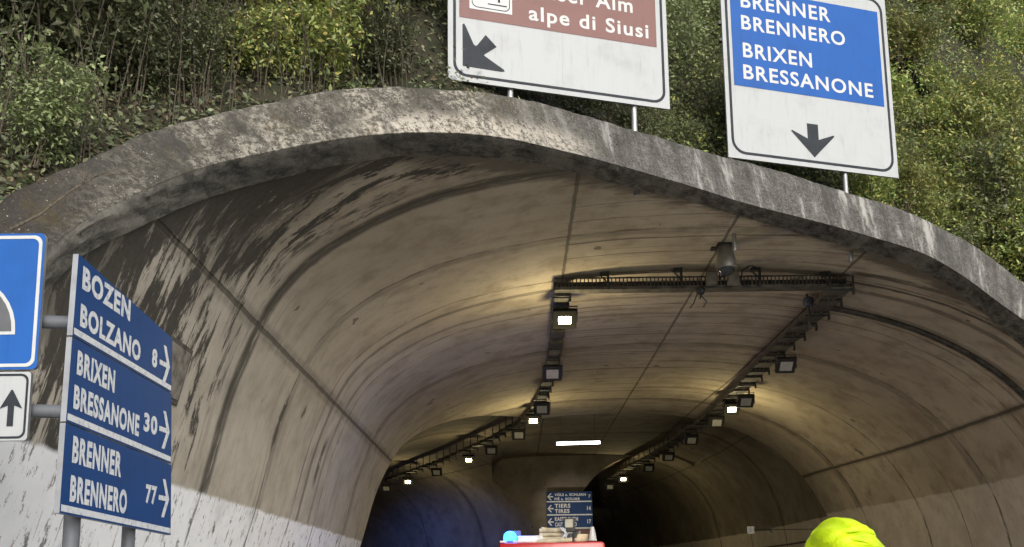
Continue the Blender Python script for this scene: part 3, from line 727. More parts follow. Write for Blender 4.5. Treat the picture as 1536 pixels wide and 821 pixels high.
def ringsh(name, fr, o, i, n0, n1, mat, parent):
    k = len(o); V = [fr.p(*q, n1) for q in o] + [fr.p(*q, n1) for q in i] + [fr.p(*q, n0) for q in o] + [fr.p(*q, n0) for q in i]; F = []
    for a in range(k):
        b = (a + 1) % k; F += [(a, b, k + b, k + a), (a, 2 * k + a, 2 * k + b, b), (k + a, k + b, 3 * k + b, 3 * k + a)]
    return mesh_obj(name, V, F, mat, parent)
_tc = 0
def text_geo(body, bold=.03):
    cu = bpy.data.curves.new('t', 'FONT'); cu.body = body; cu.size = 1; cu.offset = bold * .5; cu.resolution_u = 4; cu.extrude = 0
    cu.space_character = 1.14
    o = bpy.data.objects.new('t', cu); COL.objects.link(o); bpy.context.view_layer.update()
    me = bpy.data.meshes.new_from_object(o.evaluated_get(bpy.context.evaluated_depsgraph_get()))
    bpy.data.objects.remove(o); bpy.data.curves.remove(cu)
    V = np.array([v.co[:] for v in me.vertices]); F = [tuple(p.vertices) for p in me.polygons]; bpy.data.meshes.remove(me); return V, F
def fit_text(fr, body, u0, u1, v0, v1, n, mat, parent, bold=.03, name='lettering'):
    V, F = text_geo(body, bold); lo, hi = V.min(0), V.max(0)
    W = [fr.p(u0 + (v[0] - lo[0]) / (hi[0] - lo[0]) * (u1 - u0), v0 + (v[1] - lo[1]) / (hi[1] - lo[1]) * (v1 - v0), n) for v in V]
    return mesh_obj(name, W, F, mat, parent)
def flat(name, fr, poly, n, mat, parent):
    return mesh_obj(name, [fr.p(u, v, n) for u, v in poly], [tuple(range(len(poly)))], mat, parent)
def post(parent, a, b, r, mat=None, name='post'):
    bm = bmesh.new(); tube_geo(bm, [a, b], r, 14); return from_bm(name, bm, mat or M_steel, parent, True)

# ------------------------------------------------------------------ overhead sign, brown
t1 = thing('direction_sign', 'large white sign with brown panel reading alpe di Siusi and a diagonal down left arrow', 'road sign', (1.95, 14.9, 6.3))
def unparent_loc(root):     # children were given in world space: keep them there
    inv = Matrix.Translation(root.location).inverted()
    for ch in [x for x in bpy.data.objects if x.parent is root]: ch.matrix_parent_inverse = inv
f1 = Frame((1.95, 14.9, 0), (1, .31))
slab('sign_plate', f1, rect(-2.964, .615, 7.355, 9.72), -.04, 0, M_white, t1, M_plateback)
ringsh('border', f1, rrect(-2.885, .545, 7.43, 9.65, .2), rrect(-2.842, .502, 7.473, 9.607, .165), 0, .004, M_black, t1)
flat('brown_panel', f1, rect(-2.79, .425, 8.375, 9.5), .005, M_brown, t1)
pic = slab('pictogram', f1, rect(-2.635, -1.966, 8.537, 9.2), .005, .009, M_letter, t1)
ringsh('pictogram_border', f1, rrect(-2.60, -2.00, 8.57, 9.165, .09), rrect(-2.587, -2.013, 8.583, 9.152, .08), .009, .011, M_black, pic)
flat('cable_car', f1, rect(-2.19, -2.155, 8.70, 8.83), .011, M_black, pic)
flat('cable_car_floor', f1, rect(-2.35, -2.05, 8.645, 8.665), .0115, M_black, pic); flat('cable_car_top', f1, rect(-2.33, -2.155, 8.80, 8.822), .012, M_black, pic)
flat('cable_car_cabin', f1, rrect(-2.44, -2.10, 8.88, 9.08, .04), .0125, M_black, pic)
fit_text(f1, 'Seiser Alm', -1.70, .03, 8.893, 9.15, .007, M_letter, t1, .04)
fit_text(f1, 'alpe di Siusi', -1.70, .29, 8.425, 8.745, .007, M_letter, t1, .04)
flat('arrow', f1, [(-2.741, 7.596), (-2.15, 7.585), (-2.093, 7.594), (-2.105, 7.625), (-2.415, 7.81), (-2.40, 7.83), (-2.214, 7.976), (-2.385, 8.144), (-2.520, 7.955), (-2.545, 7.945), (-2.57, 7.965), (-2.70, 8.25), (-2.72, 8.28), (-2.742, 8.26)], .004, M_black, t1)
flat('panel_seam', f1, rect(-1.171, -1.166, 7.48, 8.37), .0035, M_plateback, t1)
post(t1, f1.p(-1.982, 5.9, -.09), f1.p(-1.982, 9.6, -.09), .045); post(t1, f1.p(.037, 5.9, -.09), f1.p(.037, 9.6, -.09), .045)
unparent_loc(t1)

# ------------------------------------------------------------------ overhead sign, blue
t2 = thing('direction_sign', 'tall white sign with blue panel reading BRENNER BRENNERO and a black down arrow', 'road sign', (6.1, 17.7, 6.3))
f2 = Frame((6.1, 17.7, 0), (1, .31))
slab('sign_plate', f2, rect(-2.35, 1.18, 7.385, 11.05), -.04, 0, M_white, t2, M_plateback)
ringsh('border', f2, rrect(-2.275, 1.10, 7.47, 10.97, .27), rrect(-2.225, 1.05, 7.52, 10.92, .225), 0, .004, M_black, t2)
flat('blue_panel', f2, rect(-2.165, .985, 8.769, 10.70), .005, M_blue, t2)
for tx, a, b, v in (('BRENNER', -1.95, -.065, 10.315), ('BRENNERO', -1.96, .22, 9.877), ('BRIXEN', -1.955, -.53, 9.335), ('BRESSANONE', -1.97, .755, 8.912)):
    fit_text(f2, tx, a, b, v, v + .285, .007, M_letter, t2, .04)
flat('arrow', f2, [(-.60, 7.58), (-.155, 8.03), (-.17, 8.055), (-.49, 7.93), (-.49, 8.225), (-.72, 8.225), (-.72, 7.93), (-1.04, 8.06), (-1.055, 8.035)], .004, M_black, t2)
post(t2, f2.p(.078, 5.7, -.09), f2.p(.078, 10.9, -.09), .045); post(t2, f2.p(-2.27, 5.7, -.09), f2.p(-2.27, 10.9, -.09), .035)
for v in (9.62, 9.95):
    bm = bmesh.new(); box(bm, (0, 0, 0), (.05, .09, .05), Matrix.Translation(f2.p(-2.37, v, -.05))); from_bm('clamp', bm, M_dark, t2)
unparent_loc(t2)

# ------------------------------------------------------------------ near left direction sign, three stacked plates
o3 = ray(104, 570) * 6.0
t3 = thing('direction_sign', 'three stacked blue plates pointing right to BOZEN, BRIXEN and BRENNER on two grey posts', 'road sign', (o3[0], o3[1], G))
f3 = Frame((o3[0], o3[1], 0), (.045, 1))
plates = [([(0.004, 1.522), (1.60, 1.472), (1.575, 1.885), (.019, 2.037)], [('BOZEN', .085, .80, 1.835, 1.985), ('BOLZANO', .085, 1.0, 1.60, 1.745)], '8', 1.66, (1.205, 1.30)),
          ([(-.010, .995), (1.66, .940), (1.61, 1.462), (.003, 1.512)], [('BRIXEN', .082, .617, 1.30, 1.450), ('BRESSANONE', .065, 1.04, 1.085, 1.235)], '30', 1.175, (1.115, 1.36)),
          ([(-.02, .453), (1.715, .409), (1.665, .930), (-.012, .985)], [('BRENNER', .090, .787, .762, .925), ('BRENNERO', .090, .901, .528, .69)], '77', .675, (1.21, 1.41))]
for k, (poly, lines, num, vc, (na, nb_)) in enumerate(plates):
    pl = slab('plate', f3, poly, -.035, 0, M_blue_dark, t3, M_plateback)
    b0_, b1_ = poly[0], poly[1]
    flat('white_strip', f3, [(b0_[0] + .012, b0_[1] + .012), (b1_[0] - .012, b1_[1] + .012), (b1_[0] - .012, b1_[1] + .05), (b0_[0] + .012, b0_[1] + .052)], .002, M_letter_old, pl)
    for tx, ua, ub, va, vb in lines:
        o = fit_text(f3, tx, ua, ub, va, vb, .002, M_letter_old, pl, .09)
        slope = (b1_[1] - b0_[1]) / (b1_[0] - b0_[0])
        for vv in o.data.vertices:
            uu = (Vector(vv.co) - f3.O).dot(f3.U); vv.co.z += slope * (uu - ua) * (1 if k != 0 else 1.0)
    fit_text(f3, num, na, nb_, vc - .068, vc + .068, .002, M_letter_old, pl, .09)
    ce = 1.545 + .05 * k; w_ = .036
    ac = vc - .005
    flat('arrow_shaft', f3, rect(ce - .20, ce - .02, ac - w_ / 2, ac + w_ / 2), .0025, M_letter_old, pl)
    flat('arrow_head', f3, [(ce, ac), (ce - .085, ac - .14), (ce - .14, ac - .14), (ce - .055, ac), (ce - .14, ac + .14), (ce - .085, ac + .14)], .003, M_letter_old, pl)
post(t3, f3.p(.33, G, -.09), f3.p(.33, 1.95, -.09), .05, M_greypaint); post(t3, f3.p(1.17, G, -.09), f3.p(1.17, 1.8, -.09), .045, M_greypaint)
unparent_loc(t3)

# ------------------------------------------------------------------ square tunnel sign
t4 = thing('tunnel_sign', 'square blue tunnel sign with grey arch and white arrow plate below, at left edge', 'road sign', (-3.27, 6.0, G))
f4 = Frame((0, 6.0, 0), (1, 0))
xr = -2.84
slab('sign_plate', f4, rrect(xr - .86, xr, 1.315, 2.165, .03), -.03, 0, M_sky_blue, t4, M_plateback)
ringsh('border', f4, rrect(xr - .845, xr - .015, 1.33, 2.15, .05), rrect(xr - .825, xr - .035, 1.35, 2.13, .04), 0, .003, M_letter, t4)
cx4, cz4 = ray(-66, 503)[0] * 6, ray(-66, 503)[2] * 6
def arch(r, z0, sq=1): return [(cx4 - r, cz4 + z0)] + [(cx4 - r * math.cos(math.radians(a)), cz4 + .02 + r * math.sin(math.radians(a)) * sq) for a in range(0, 181, 10)] + [(cx4 + r, cz4 + z0)]
flat('arch_outline', f4, arch(.355, -.0), .002, M_letter, t4); flat('arch', f4, arch(.333, .02), .004, simple('arch grey', (.10, .105, .115), .6), t4)
xr2 = xr - .03
slab('arrow_plate', f4, rrect(xr2 - .80, xr2, .885, 1.30, .02), -.03, 0, M_white, t4, M_plateback)
ringsh('plate_border', f4, rrect(xr2 - .788, xr2 - .012, .897, 1.288, .045), rrect(xr2 - .775, xr2 - .025, .91, 1.275, .035), 0, .003, M_black, t4)
ax, az_ = ray(17, 607)[0] * 6, 1.075
flat('arrow', f4, [(ax - .019, az_ - .105), (ax + .019, az_ - .105), (ax + .019, az_ + .02), (ax + .068, az_ + .0), (ax + .005, az_ + .115), (ax - .005, az_ + .115), (ax - .068, az_), (ax - .019, az_ + .02)], .003, M_black, t4)
post(t4, (-3.27, 6.1, G), (-3.27, 6.1, 2.1), .045, M_greypaint)
unparent_loc(t4)
for z, lb in ((1.63, 'upper grey tube joining the square sign to the blue plates'), (1.075, 'lower grey tube joining the square sign to the blue plates')):
    bm = bmesh.new(); tube_geo(bm, [(-3.4, 6.08, z + .02), (-2.70, 6.12, z), (-2.72, 6.55, z)], .042, 12)
    tag(from_bm('connecting_tube', bm, M_greypaint, None, True), lb, 'sign tube', 'tubes between the left signs')

# ------------------------------------------------------------------ far sign at the fork
t5 = thing('direction_sign', 'small stack of blue plates with left arrows reading TIERS TIRES at the fork', 'road sign', (2.7, 49.3, G))
f5 = Frame((0, 49.0, 0), (1, 0))
rowsS = [(3.965, 4.44, 'VÖLS a. SCHLERN', 'FIÈ a. SCILIAR', '7'), (3.335, 3.935, 'TIERS', 'TIRES', '14'), (2.70, 3.305, 'KASTELRUTH', 'CASTELROTTO', '17')]
M_bl5 = emit('retroreflective blue plate', (.02, .06, .30), .0); M_lt5 = simple('far lettering', (.85, .85, .85), .4)
for v0, v1, a_, b_, n_ in rowsS:
    p5 = slab('plate', f5, rect(1.60, 3.77, v0, v1), -.04, 0, M_blue_dark, t5, M_plateback)
    flat('white_strip', f5, rect(1.60, 3.77, v0 - .028, v0 + .03), .003, M_lt5, p5)
    hh = (v1 - v0); wr = 1.5 if len(a_) > 11 else (1.1 if len(a_) > 6 else .75)
    fit_text(f5, a_, 1.98, 1.98 + wr, v0 + hh * .56, v0 + hh * .88, .003, M_lt5, p5, .07); fit_text(f5, b_, 1.98, 1.98 + wr * .94 if wr < 1.4 else 3.2, v0 + hh * .14, v0 + hh * .46, .003, M_lt5, p5, .07)
    fit_text(f5, n_, 3.52 if len(n_) > 1 else 3.6, 3.70, v0 + hh * .35, v0 + hh * .68, .003, M_lt5, p5, .07)
    c = v0 + hh * .5; flat('arrow_shaft', f5, rect(1.66, 1.92, c - .03, c + .03), .003, M_lt5, p5)
    flat('arrow_head', f5, [(1.63, c), (1.78, c - .17), (1.85, c - .17), (1.71, c), (1.85, c + .17), (1.78, c + .17)], .0035, M_lt5, p5)
p5 = slab('plate', f5, rect(1.60, 3.77, 2.16, 2.665), -.04, 0, M_brown, t5, M_plateback)
fit_text(f5, 'Skigebiet', 2.05, 3.2, 2.36, 2.60, .003, M_lt5, p5, .07)
for x in (1.95, 3.4): post(t5, (x, 49.1, G), (x, 49.1, 4.4), .05)
unparent_loc(t5)

# small white sign behind the beacon and wall bracket sign on the right
t6 = thing('warning_panel', 'small white panel with red stroke behind the blue beacon', 'road sign', (.07, 40, G))
f6 = Frame((0.07, 40, 0), (1, 0)); slab('panel', f6, rrect(-.22, .22, 1.85, 2.13, .04), -.03, 0, M_letter, t6, M_plateback)
flat('red_stroke', f6, [(-.02, 2.06), (.03, 2.08), (.16, 1.92), (.12, 1.89)], .003, M_red, t6); post(t6, (.07, 40.06, G), (.07, 40.06, 2.0), .035); unparent_loc(t6)
t7 = thing('hydrant_sign', 'small white square sign on a short arm by the right wall', 'wall sign', (7.8, 34, 1.75))
f7 = Frame((7.84, 34, 0), (1, 0)); 
slab('panel', f7, rrect(-.14, .10, 1.62, 1.86, .02), -.02, 0, M_letter, t7, M_dark); flat('symbol', f7, rect(-.08, .03, 1.66, 1.82), .003, M_plateback, t7)
bm = bmesh.new(); tube_geo(bm, [(7.92, 34.02, 1.74), (8.5, 34.05, 1.75)], .03, 8); box(bm, (8.5, 34.05, 1.75), (.06, .06, .2)); tube_geo(bm, [(8.5, 34.05, 1.75), (10.3, 34.3, 1.76), (11.35, 34.4, 1.78)], .012, 6); from_bm('arm', bm, M_dark, t7); unparent_loc(t7)

# ------------------------------------------------------------------ trays, lamps, cameras
def crown(X): return float(np.interp(X, PR[:, 0][PR[:, 1] > 4], PR[:, 1][PR[:, 1] > 4]))
LROW = [(1.0, 19.3), (1.05, 25.5), (.92, 30.4), (.70, 32.6), (.25, 35.9), (-.83, 40), (-1.85, 42.9), (-3.54, 47.5), (-5.3, 51.6), (-6.8, 55)]
RROW = [(6.35, 19.0), (6.45, 20.4), (6.5, 24.5), (6.7, 29.2), (6.75, 33.6), (6.67, 37.8), (6.55, 42.8), (6.25, 46.9), (5.6, 51.6), (5.3, 55.7)]
def row_at(R, Y): return float(np.interp(Y, [b for _, b in R], [a for a, _ in R]))
def tray(R, width, label, group, y1=56, step=.95):
    t = thing('cable_tray', label, 'cable tray', (R[0][0], R[0][1], 5.6), 0, group)
    bm = bmesh.new(); y = R[0][1]; k = 0
    while y < y1:
        yn = y + step; x = row_at(R, y); xn = row_at(R, yn); z = 5.60 if y < 36.3 else 5.7
        M = Matrix.Translation(((x + xn) / 2, (y + yn) / 2, z)) @ Matrix.Rotation(-math.atan2(xn - x, yn - y), 4, 'Z') @ Matrix.Rotation(math.radians(3.5), 4, 'X')
        box(bm, (0, 0, 0), (width, math.hypot(xn - x, yn - y) * 1.02, .035), M)
        box(bm, (-width / 2, 0, .05), (.02, step, .1), M); box(bm, (width / 2, 0, .05), (.02, step, .1), M)
        top = (crown(x) if y < 36.3 else 6.3)
        bb = bmesh.new()
        for sx in (width / 2 + .03,):
            box(bb, (sx, -step / 2 + .08, -.06), (.04, .07, .12), M); box(bb, (sx, -step / 2 + .08, (top - z) / 2), (.03, .03, top - z), M)
        if k % 2 == 0: box(bb, (0, -step / 2 + .08, -.03), (width + .1, .04, .03), M)
        from_bm('bracket', bb, M_dark, t)
        y = yn; k += 1
    from_bm('tray', bm, M_tray, t)
    bm = bmesh.new()
    for j in range(4):
        tube_geo(bm, [(row_at(R, y) - width / 2 + .07 + j * .08 + .02 * math.sin(y * 2 + j), y, (5.69 if y < 36 else 5.8) + .015 * math.sin(y * 3 + j * 2)) for y in np.arange(R[0][1], y1, .8)], .018, 5)
    from_bm('cable', bm, M_cable, t); unparent_loc(t); return t
tray(LROW, .26, 'cable tray along the left row of tunnel lamps', 'cable trays under the vault')
tray(RROW, .42, 'wide stepped cable tray along the right row of tunnel lamps', 'cable trays under the vault')
# transverse ladder tray
t = thing('cable_tray', 'ladder cable tray crossing the ceiling between the two lamp rows', 'cable tray', (3.7, 19.2, 5.8), 0, 'cable trays under the vault')
ZT = 5.74
bm = bmesh.new()
box(bm, (3.7, 19.06, ZT - .10), (5.7, .02, .06)); box(bm, (3.7, 19.06, ZT + .10), (5.7, .02, .03)); box(bm, (3.7, 19.36, ZT), (5.7, .02, .22)); box(bm, (3.7, 19.2, ZT - .12), (5.7, .28, .015))
x = .9
while x < 6.5: box(bm, (x, 19.055, ZT), (.022, .015, .20)); x += .075
from_bm('ladder_rail', bm, M_tray, t)
bm = bmesh.new()
for j in range(5): tube_geo(bm, [(x, 19.12 + .045 * j, ZT - .04 + .02 * math.sin(x * 2.3 + j)) for x in np.arange(.9, 6.5, .25)], .02, 6)
from_bm('cable', bm, M_cable, t)
for x in (1.87, 3.28, 4.79, 6.13):
    bm = bmesh.new(); zc = crown(x) - .0
    box(bm, (x + .01, 19.03, (ZT - .14 + zc) / 2), (.045, .03, zc - ZT + .14)); box(bm, (x - .05, 19.1, zc - .03), (.17, .16, .05))
    tube_geo(bm, [(x - .13, 19.0, zc - .05), (x - .12, 19.0, zc - .12), (x - .05, 19.0, zc - .18), (x, 19.0, zc - .28)], .014, 6)
    from_bm('hanger', bm, M_dark, t)
unparent_loc(t)
for x, lb in ((3.86, 'grey junction box clipped on the cross tray left of the dome camera'), (4.27, 'grey junction box clipped on the cross tray right of the dome camera')):
    bm = bmesh.new(); box(bm, (x, 18.98, ZT + .03), (.22, .12, .26), bev=.012); box(bm, (x, 18.915, ZT + .03), (.19, .01, .23)); tag(from_bm('junction_box', bm, M_traycov), lb, 'junction box', 'boxes on the cross tray')
for x0, x1, z1, lb in ((4.0, 4.10, .30, 'black cable looping down from the dome camera'), (4.42, 4.78, .28, 'black cable arching over the cross tray to a hanger')):
    bm = bmesh.new(); tube_geo(bm, [(x0, 18.95, ZT), (x0 + .02, 18.93, ZT + z1 * .6), ((x0 + x1) / 2, 18.93, ZT + z1), (x1 - .02, 18.95, ZT + z1 * .8), (x1, 18.98, ZT)], .014, 6); tag(from_bm('looped_cable', bm, M_cable), lb, 'cable')
# dome camera
t = thing('dome_camera', 'silver dome security camera hanging from the ceiling', 'camera', (3.87, 17.7, 5.95))
bm = bmesh.new(); lathe(bm, [(.11, .08), (.13, .04), (.13, -.02), (.155, -.10), (.175, -.2), (.185, -.30), (.19, -.36), (.15, -.375)], Matrix.Translation((3.87, 17.7, 5.93))); from_bm('housing', bm, simple('camera silver', (.30, .30, .285), .35, .7), t, True)
bm = bmesh.new(); lathe(bm, [(.15, 0), (.14, -.05), (.10, -.10), (.04, -.13), (.005, -.135)], Matrix.Translation((3.87, 17.7, 5.56))); from_bm('glass_dome', bm, M_glassdark, t, True)
bm = bmesh.new(); box(bm, (3.87, 17.7, 6.02), (.3, .26, .06), bev=.01); box(bm, (3.66, 17.66, 5.93), (.12, .14, .04)); from_bm('mount', bm, M_dark, t); unparent_loc(t)
# small spot under the tray
t = thing('spot_camera', 'small black round camera hanging below the cross tray', 'camera', (3.62, 19.1, 5.6))
bm = bmesh.new(); lathe(bm, [(.05, .1), (.085, .06), (.085, -.02), (.06, -.05)], Matrix.Translation((3.63, 18.95, 5.52)) @ Matrix.Rotation(math.radians(60), 4, 'X')); from_bm('body', bm, M_glassdark, t, True)
bm = bmesh.new(); tube_geo(bm, [(3.5, 19.05, 5.62), (3.6, 18.98, 5.55)], .012, 6); tube_geo(bm, [(3.72, 19.05, 5.62), (3.66, 19, 5.5), (3.62, 18.98, 5.38)], .016, 6); tube_geo(bm, [(3.58, 18.98, 5.5), (3.5, 19, 5.3), (3.42, 19.0, 5.2)], .012, 6); tube_geo(bm, [(3.64, 18.98, 5.45), (3.75, 19, 5.32), (3.68, 19.0, 5.22)], .012, 6)
from_bm('bracket', bm, M_dark, t); unparent_loc(t)
# blue-grey sensor on right tray
t = thing('siren_sensor', 'small round dark sensor hanging on the right cable tray', 'sensor', (6.2, 20.9, 5.7))
sx, sy, sz = ray(1213, 458) * 20.5
bm = bmesh.new(); lathe(bm, [(.03, .14), (.10, .10), (.12, .0), (.10, -.06), (.04, -.08)], Matrix.Translation((sx, sy, sz + .05)), 16); from_bm('body', bm, simple('blue grey plastic', (.06, .07, .11), .4), t, True)
bm = bmesh.new(); tube_geo(bm, [(sx, sy, sz), (sx, sy, sz - .45)], .018, 6); box(bm, (sx, sy, sz - .47), (.08, .05, .06)); tube_geo(bm, [(sx, sy, sz + .1), (sx, sy + .1, crown(sx))], .02, 6); from_bm('rod', bm, M_dark, t); unparent_loc(t)

M_housing_lit = simple('darkened lamp housing', (.010, .010, .010), .9, spec=.1)  # darker housing colour for lit lamps, offsets their own light on it
def make_lamp(lit, sc=1.0):
    t = thing('tunnel_lamp', None, None)
    M = Matrix.Rotation(math.radians(-42), 4, 'X')
    bm = bmesh.new(); box(bm, (0, 0, 0), (.48, .44, .11), M, .02)
    for k in range(7): box(bm, (-.2 + k * .066, .0, .075), (.014, .38, .05), M)
    from_bm('housing', bm, M_housing_lit if lit else M_dark, t)
    bm = bmesh.new(); box(bm, (0, 0, -.058), (.25, .17, .012) if lit else (.30, .27, .012), M, .004); from_bm('diffuser', bm, M_lamp if lit else M_glassoff, t)
    bm = bmesh.new()
    for s_ in (-1, 1):
        box(bm, (s_ * .255, 0, .08), (.012, .05, .34)); 
    box(bm, (0, 0, .25), (.52, .05, .012)); from_bm('yoke', bm, M_dark, t)
    return t
lampU = make_lamp(False); lampL = make_lamp(True); first = {False: True, True: True}
def lamp(lit, x, y, z, label, group, rz=0, power=60):
    pr = lampL if lit else lampU
    if first[lit]: first[lit] = False; o = pr
    else: o = copy_tree(pr)
    o.location = (x, y, z); o.rotation_euler = (0, 0, rz); tag(o, label, 'lamp', group)
    if lit:
        ld = bpy.data.lights.new('lamp_light', 'POINT'); lo = bpy.data.objects.new('lamp_light', ld); COL.objects.link(lo)
        ld.energy = power; ld.color = (1, .84, .45); ld.shadow_soft_size = .15
        lo.location = (x, y - .25, z - .85)
nm = ['first', 'second', 'third', 'fourth', 'fifth', 'sixth', 'seventh', 'eighth', 'ninth', 'tenth']
LL = [(20.0, 1.08, 5.29, True), (25.1, 1.02, 5.25, False), (30.4, .90, 5.27, False), (32.6, .68, 5.28, True), (35.9, .23, 5.3, False), (40, -.83, 5.3, False), (42.9, -1.85, 5.3, True), (47.5, -3.54, 5.3, False), (51.6, -5.29, 5.3, True), (55, -6.8, 5.3, False)]
RL = [(24.6, 6.72, 5.27, False), (29.6, 6.85, 5.28, False), (31.0, 6.73, 5.3, True), (33.6, 6.78, 5.3, False), (37.8, 6.66, 5.3, False), (42.8, 6.55, 5.3, False), (46.9, 6.25, 5.3, False), (51.6, 5.57, 5.3, True), (55.7, 5.28, 5.3, False)]
for nme, RR in (('left', LL), ('right', RL)):
    for i, (y, x, z, lit) in enumerate(RR):
        lamp(lit, x, y, z, '%s tunnel lamp, %s from the entrance in the %s ceiling row' % ('lit yellow' if lit else 'unlit dark', nm[i], nme), 'tunnel lamps in two ceiling rows', 0, (70 if y < 25 else 55) if y < 45 else 60)
# fluorescent tube
t = thing('fluorescent_light', 'long lit white fluorescent tube across the ceiling', 'lamp', (2.43, 37.5, 5.2))
bm = bmesh.new(); tube_geo(bm, [(1.63, 37.5, 5.17), (3.23, 37.5, 5.20)], .055, 10); from_bm('tube', bm, M_tube, t, True)
bm = bmesh.new(); box(bm, (2.43, 37.5, 5.27), (1.66, .14, .05)); box(bm, (1.8, 37.5, 5.8), (.012, .012, 1.05)); box(bm, (3.05, 37.5, 5.8), (.012, .012, 1.05)); from_bm('fixture', bm, M_dark, t); unparent_loc(t)
# conduit ring on the right wall
def conduit(Y, off, r, u0, u1, label):
    bm = bmesh.new()
    for j in range(2):
        pts = []
        for s in np.arange(U0 + u0, U0 + u1, .3):
            p = hall_xy(s, Y); n = normal(s); pts.append((p[0] - n[0] * off, Y + j * .13, p[1] - n[1] * off))
        tube_geo(bm, pts, r, 8)
    return tag(from_bm('wall_conduit', bm, M_tray, None, True), label, 'conduit')
conduit(21.1, .035, .04, 2.75, 12.5, 'pair of dark conduits running down the right vault from the tray')

# ------------------------------------------------------------------ fire truck
t = thing('fire_truck', 'red fire truck with roof gear seen from behind deep in the tunnel', 'fire truck', (.82, 24.5, G))
X0, X1, Yb, Yf, RZ = -.32, 1.95, 22.0, 28.0, .93
M_r2 = M_red
bm = bmesh.new(); box(bm, ((X0 + X1) / 2, (Yb + Yf) / 2 - .6, (RZ + G + .55) / 2), (X1 - X0, Yf - Yb - 1.2, RZ - G - .55), bev=.08); from_bm('body', bm, M_red, t, True)
bm = bmesh.new(); box(bm, ((X0 + X1) / 2, Yf - .6, -.05), (X1 - X0 - .1, 1.2, 1.7), bev=.15); from_bm('cab', bm, M_red, t, True)
bm = bmesh.new(); box(bm, ((X0 + X1) / 2, Yb - .01, -.1), (1.5, .03, 1.35), bev=.01)
for k in range(12): box(bm, ((X0 + X1) / 2, Yb - .03, -.7 + k * .11), (1.46, .02, .085), bev=.004)
from_bm('roller_shutter', bm, M_steel, t)
bm = bmesh.new(); box(bm, (X0 + .45, (Yb + Yf) / 2 - .6, RZ + .02), (.85, Yf - Yb - 1.5, .04), bev=.01); from_bm('roof_panel', bm, M_whitep, t)
for sx_ in (X0 + .06, X1 - .06):
    for yy in (Yb + 1.3, Yf - 1.0):
        bm = bmesh.new(); lathe(bm, [(.25, -.14), (.42, -.14), (.45, -.10), (.45, .10), (.42, .14), (.25, .14)], Matrix.Translation((sx_, yy, G + .45)) @ Matrix.Rotation(math.pi / 2, 4, 'Y')); wh = from_bm('wheel', bm, M_rubber, t, True)
        bm = bmesh.new(); lathe(bm, [(.1, -.15), (.25, -.15), (.25, .15), (.1, .15)], Matrix.Translation((sx_, yy, G + .45)) @ Matrix.Rotation(math.pi / 2, 4, 'Y')); from_bm('rim', bm, M_steel, wh, True)
for sx_ in (X0 + .15, X1 - .15):
    bm = bmesh.new(); box(bm, (sx_, Yb - .01, -.75), (.16, .04, .35), bev=.01); from_bm('tail_light', bm, simple('tail lens', (.5, .02, .02), .2), t)
bx_, by_, bz_ = -.075, 22.25, .90
bm = bmesh.new(); lathe(bm, [(.11, .0), (.12, .03), (.12, .06)], Matrix.Translation((bx_, by_, bz_))); bc = from_bm('beacon_base', bm, M_dark, t, True)
bm = bmesh.new(); lathe(bm, [(.13, .06), (.145, .13), (.13, .21), (.08, .26), (.01, .275)], Matrix.Translation((bx_, by_, bz_))); from_bm('beacon', bm, M_beacon, t, True)
bm = bmesh.new(); box(bm, (.36, 22.4, RZ + .08), (.55, .35, .13), bev=.02); from_bm('light_bar', bm, M_whitep, t)
bm = bmesh.new()
for k in range(3): tube_geo(bm, [(.56, 22.3 + .0 * k, RZ + .07 + .09 * k), (1.12, 22.3, RZ + .08 + .085 * k)], .045, 10)
tube_geo(bm, [(.52, 22.1, RZ + .0), (1.25, 22.05, RZ + .04)], .05, 10)
tube_geo(bm, [(.6, 22.3, RZ + .30), (.95, 22.35, RZ + .25), (1.16, 22.3, RZ + .12)], .035, 8); from_bm('stowed_hose', bm, M_hose, t, True)
bm = bmesh.new(); tube_geo(bm, [(1.22, 22.25, RZ), (1.22, 22.25, RZ + .18)], .075, 12); box(bm, (1.20, 22.2, RZ + .36), (.26, .14, .30), Matrix(), .03)
tube_geo(bm, [(1.30, 22.2, RZ + .1), (1.36, 22.2, RZ + .26)], .05, 8); ml = from_bm('searchlight', bm, M_dark, t, True)
bm = bmesh.new(); box(bm, (1.19, 22.12, RZ + .39), (.17, .02, .18), bev=.01); from_bm('searchlight_glass', bm, simple('searchlight glass', (.32, .31, .25), .3), ml)
bm = bmesh.new(); tube_geo(bm, [(1.02, 22.1, RZ + .02), (1.12, 22.12, RZ + .2), (1.05, 22.1, RZ + .3)], .022, 8); tube_geo(bm, [(1.14, 22.1, RZ), (1.1, 22.1, RZ + .28)], .018, 8); tube_geo(bm, [(1.0, 22.1, RZ + .3), (1.16, 22.1, RZ + .14)], .018, 8); from_bm('mast_linkage', bm, M_letter, t, True)
bm = bmesh.new(); lathe(bm, [(.10, 0), (.085, .02), (.06, .2), (.035, .29), (.03, .3)], Matrix.Translation((1.70, 22.2, RZ + .02))); from_bm('white_cone', bm, M_letter, t, True)
bm = bmesh.new(); box(bm, (1.47, 22.5, RZ + .09), (.32, .4, .16), bev=.02); from_bm('roof_box', bm, M_hose, t)
for sx_ in (X0 + .25, X1 - .25):
    bm = bmesh.new(); lathe(bm, [(.10, 0), (.11, .05), (.05, .07)], Matrix.Translation((sx_, Yf, -.75)) @ Matrix.Rotation(-math.pi / 2, 4, 'X')); from_bm('headlight', bm, M_tube, t, True)  # out of view; glow added along with the fill on the far sign
unparent_loc(t)
ld = bpy.data.lights.new('beacon_light', 'POINT'); lo = bpy.data.objects.new('beacon_light', ld); COL.objects.link(lo); ld.energy = 32; ld.color = (.05, .22, 1); ld.shadow_soft_size = .12; lo.location = (bx_, by_, bz_ + .42)

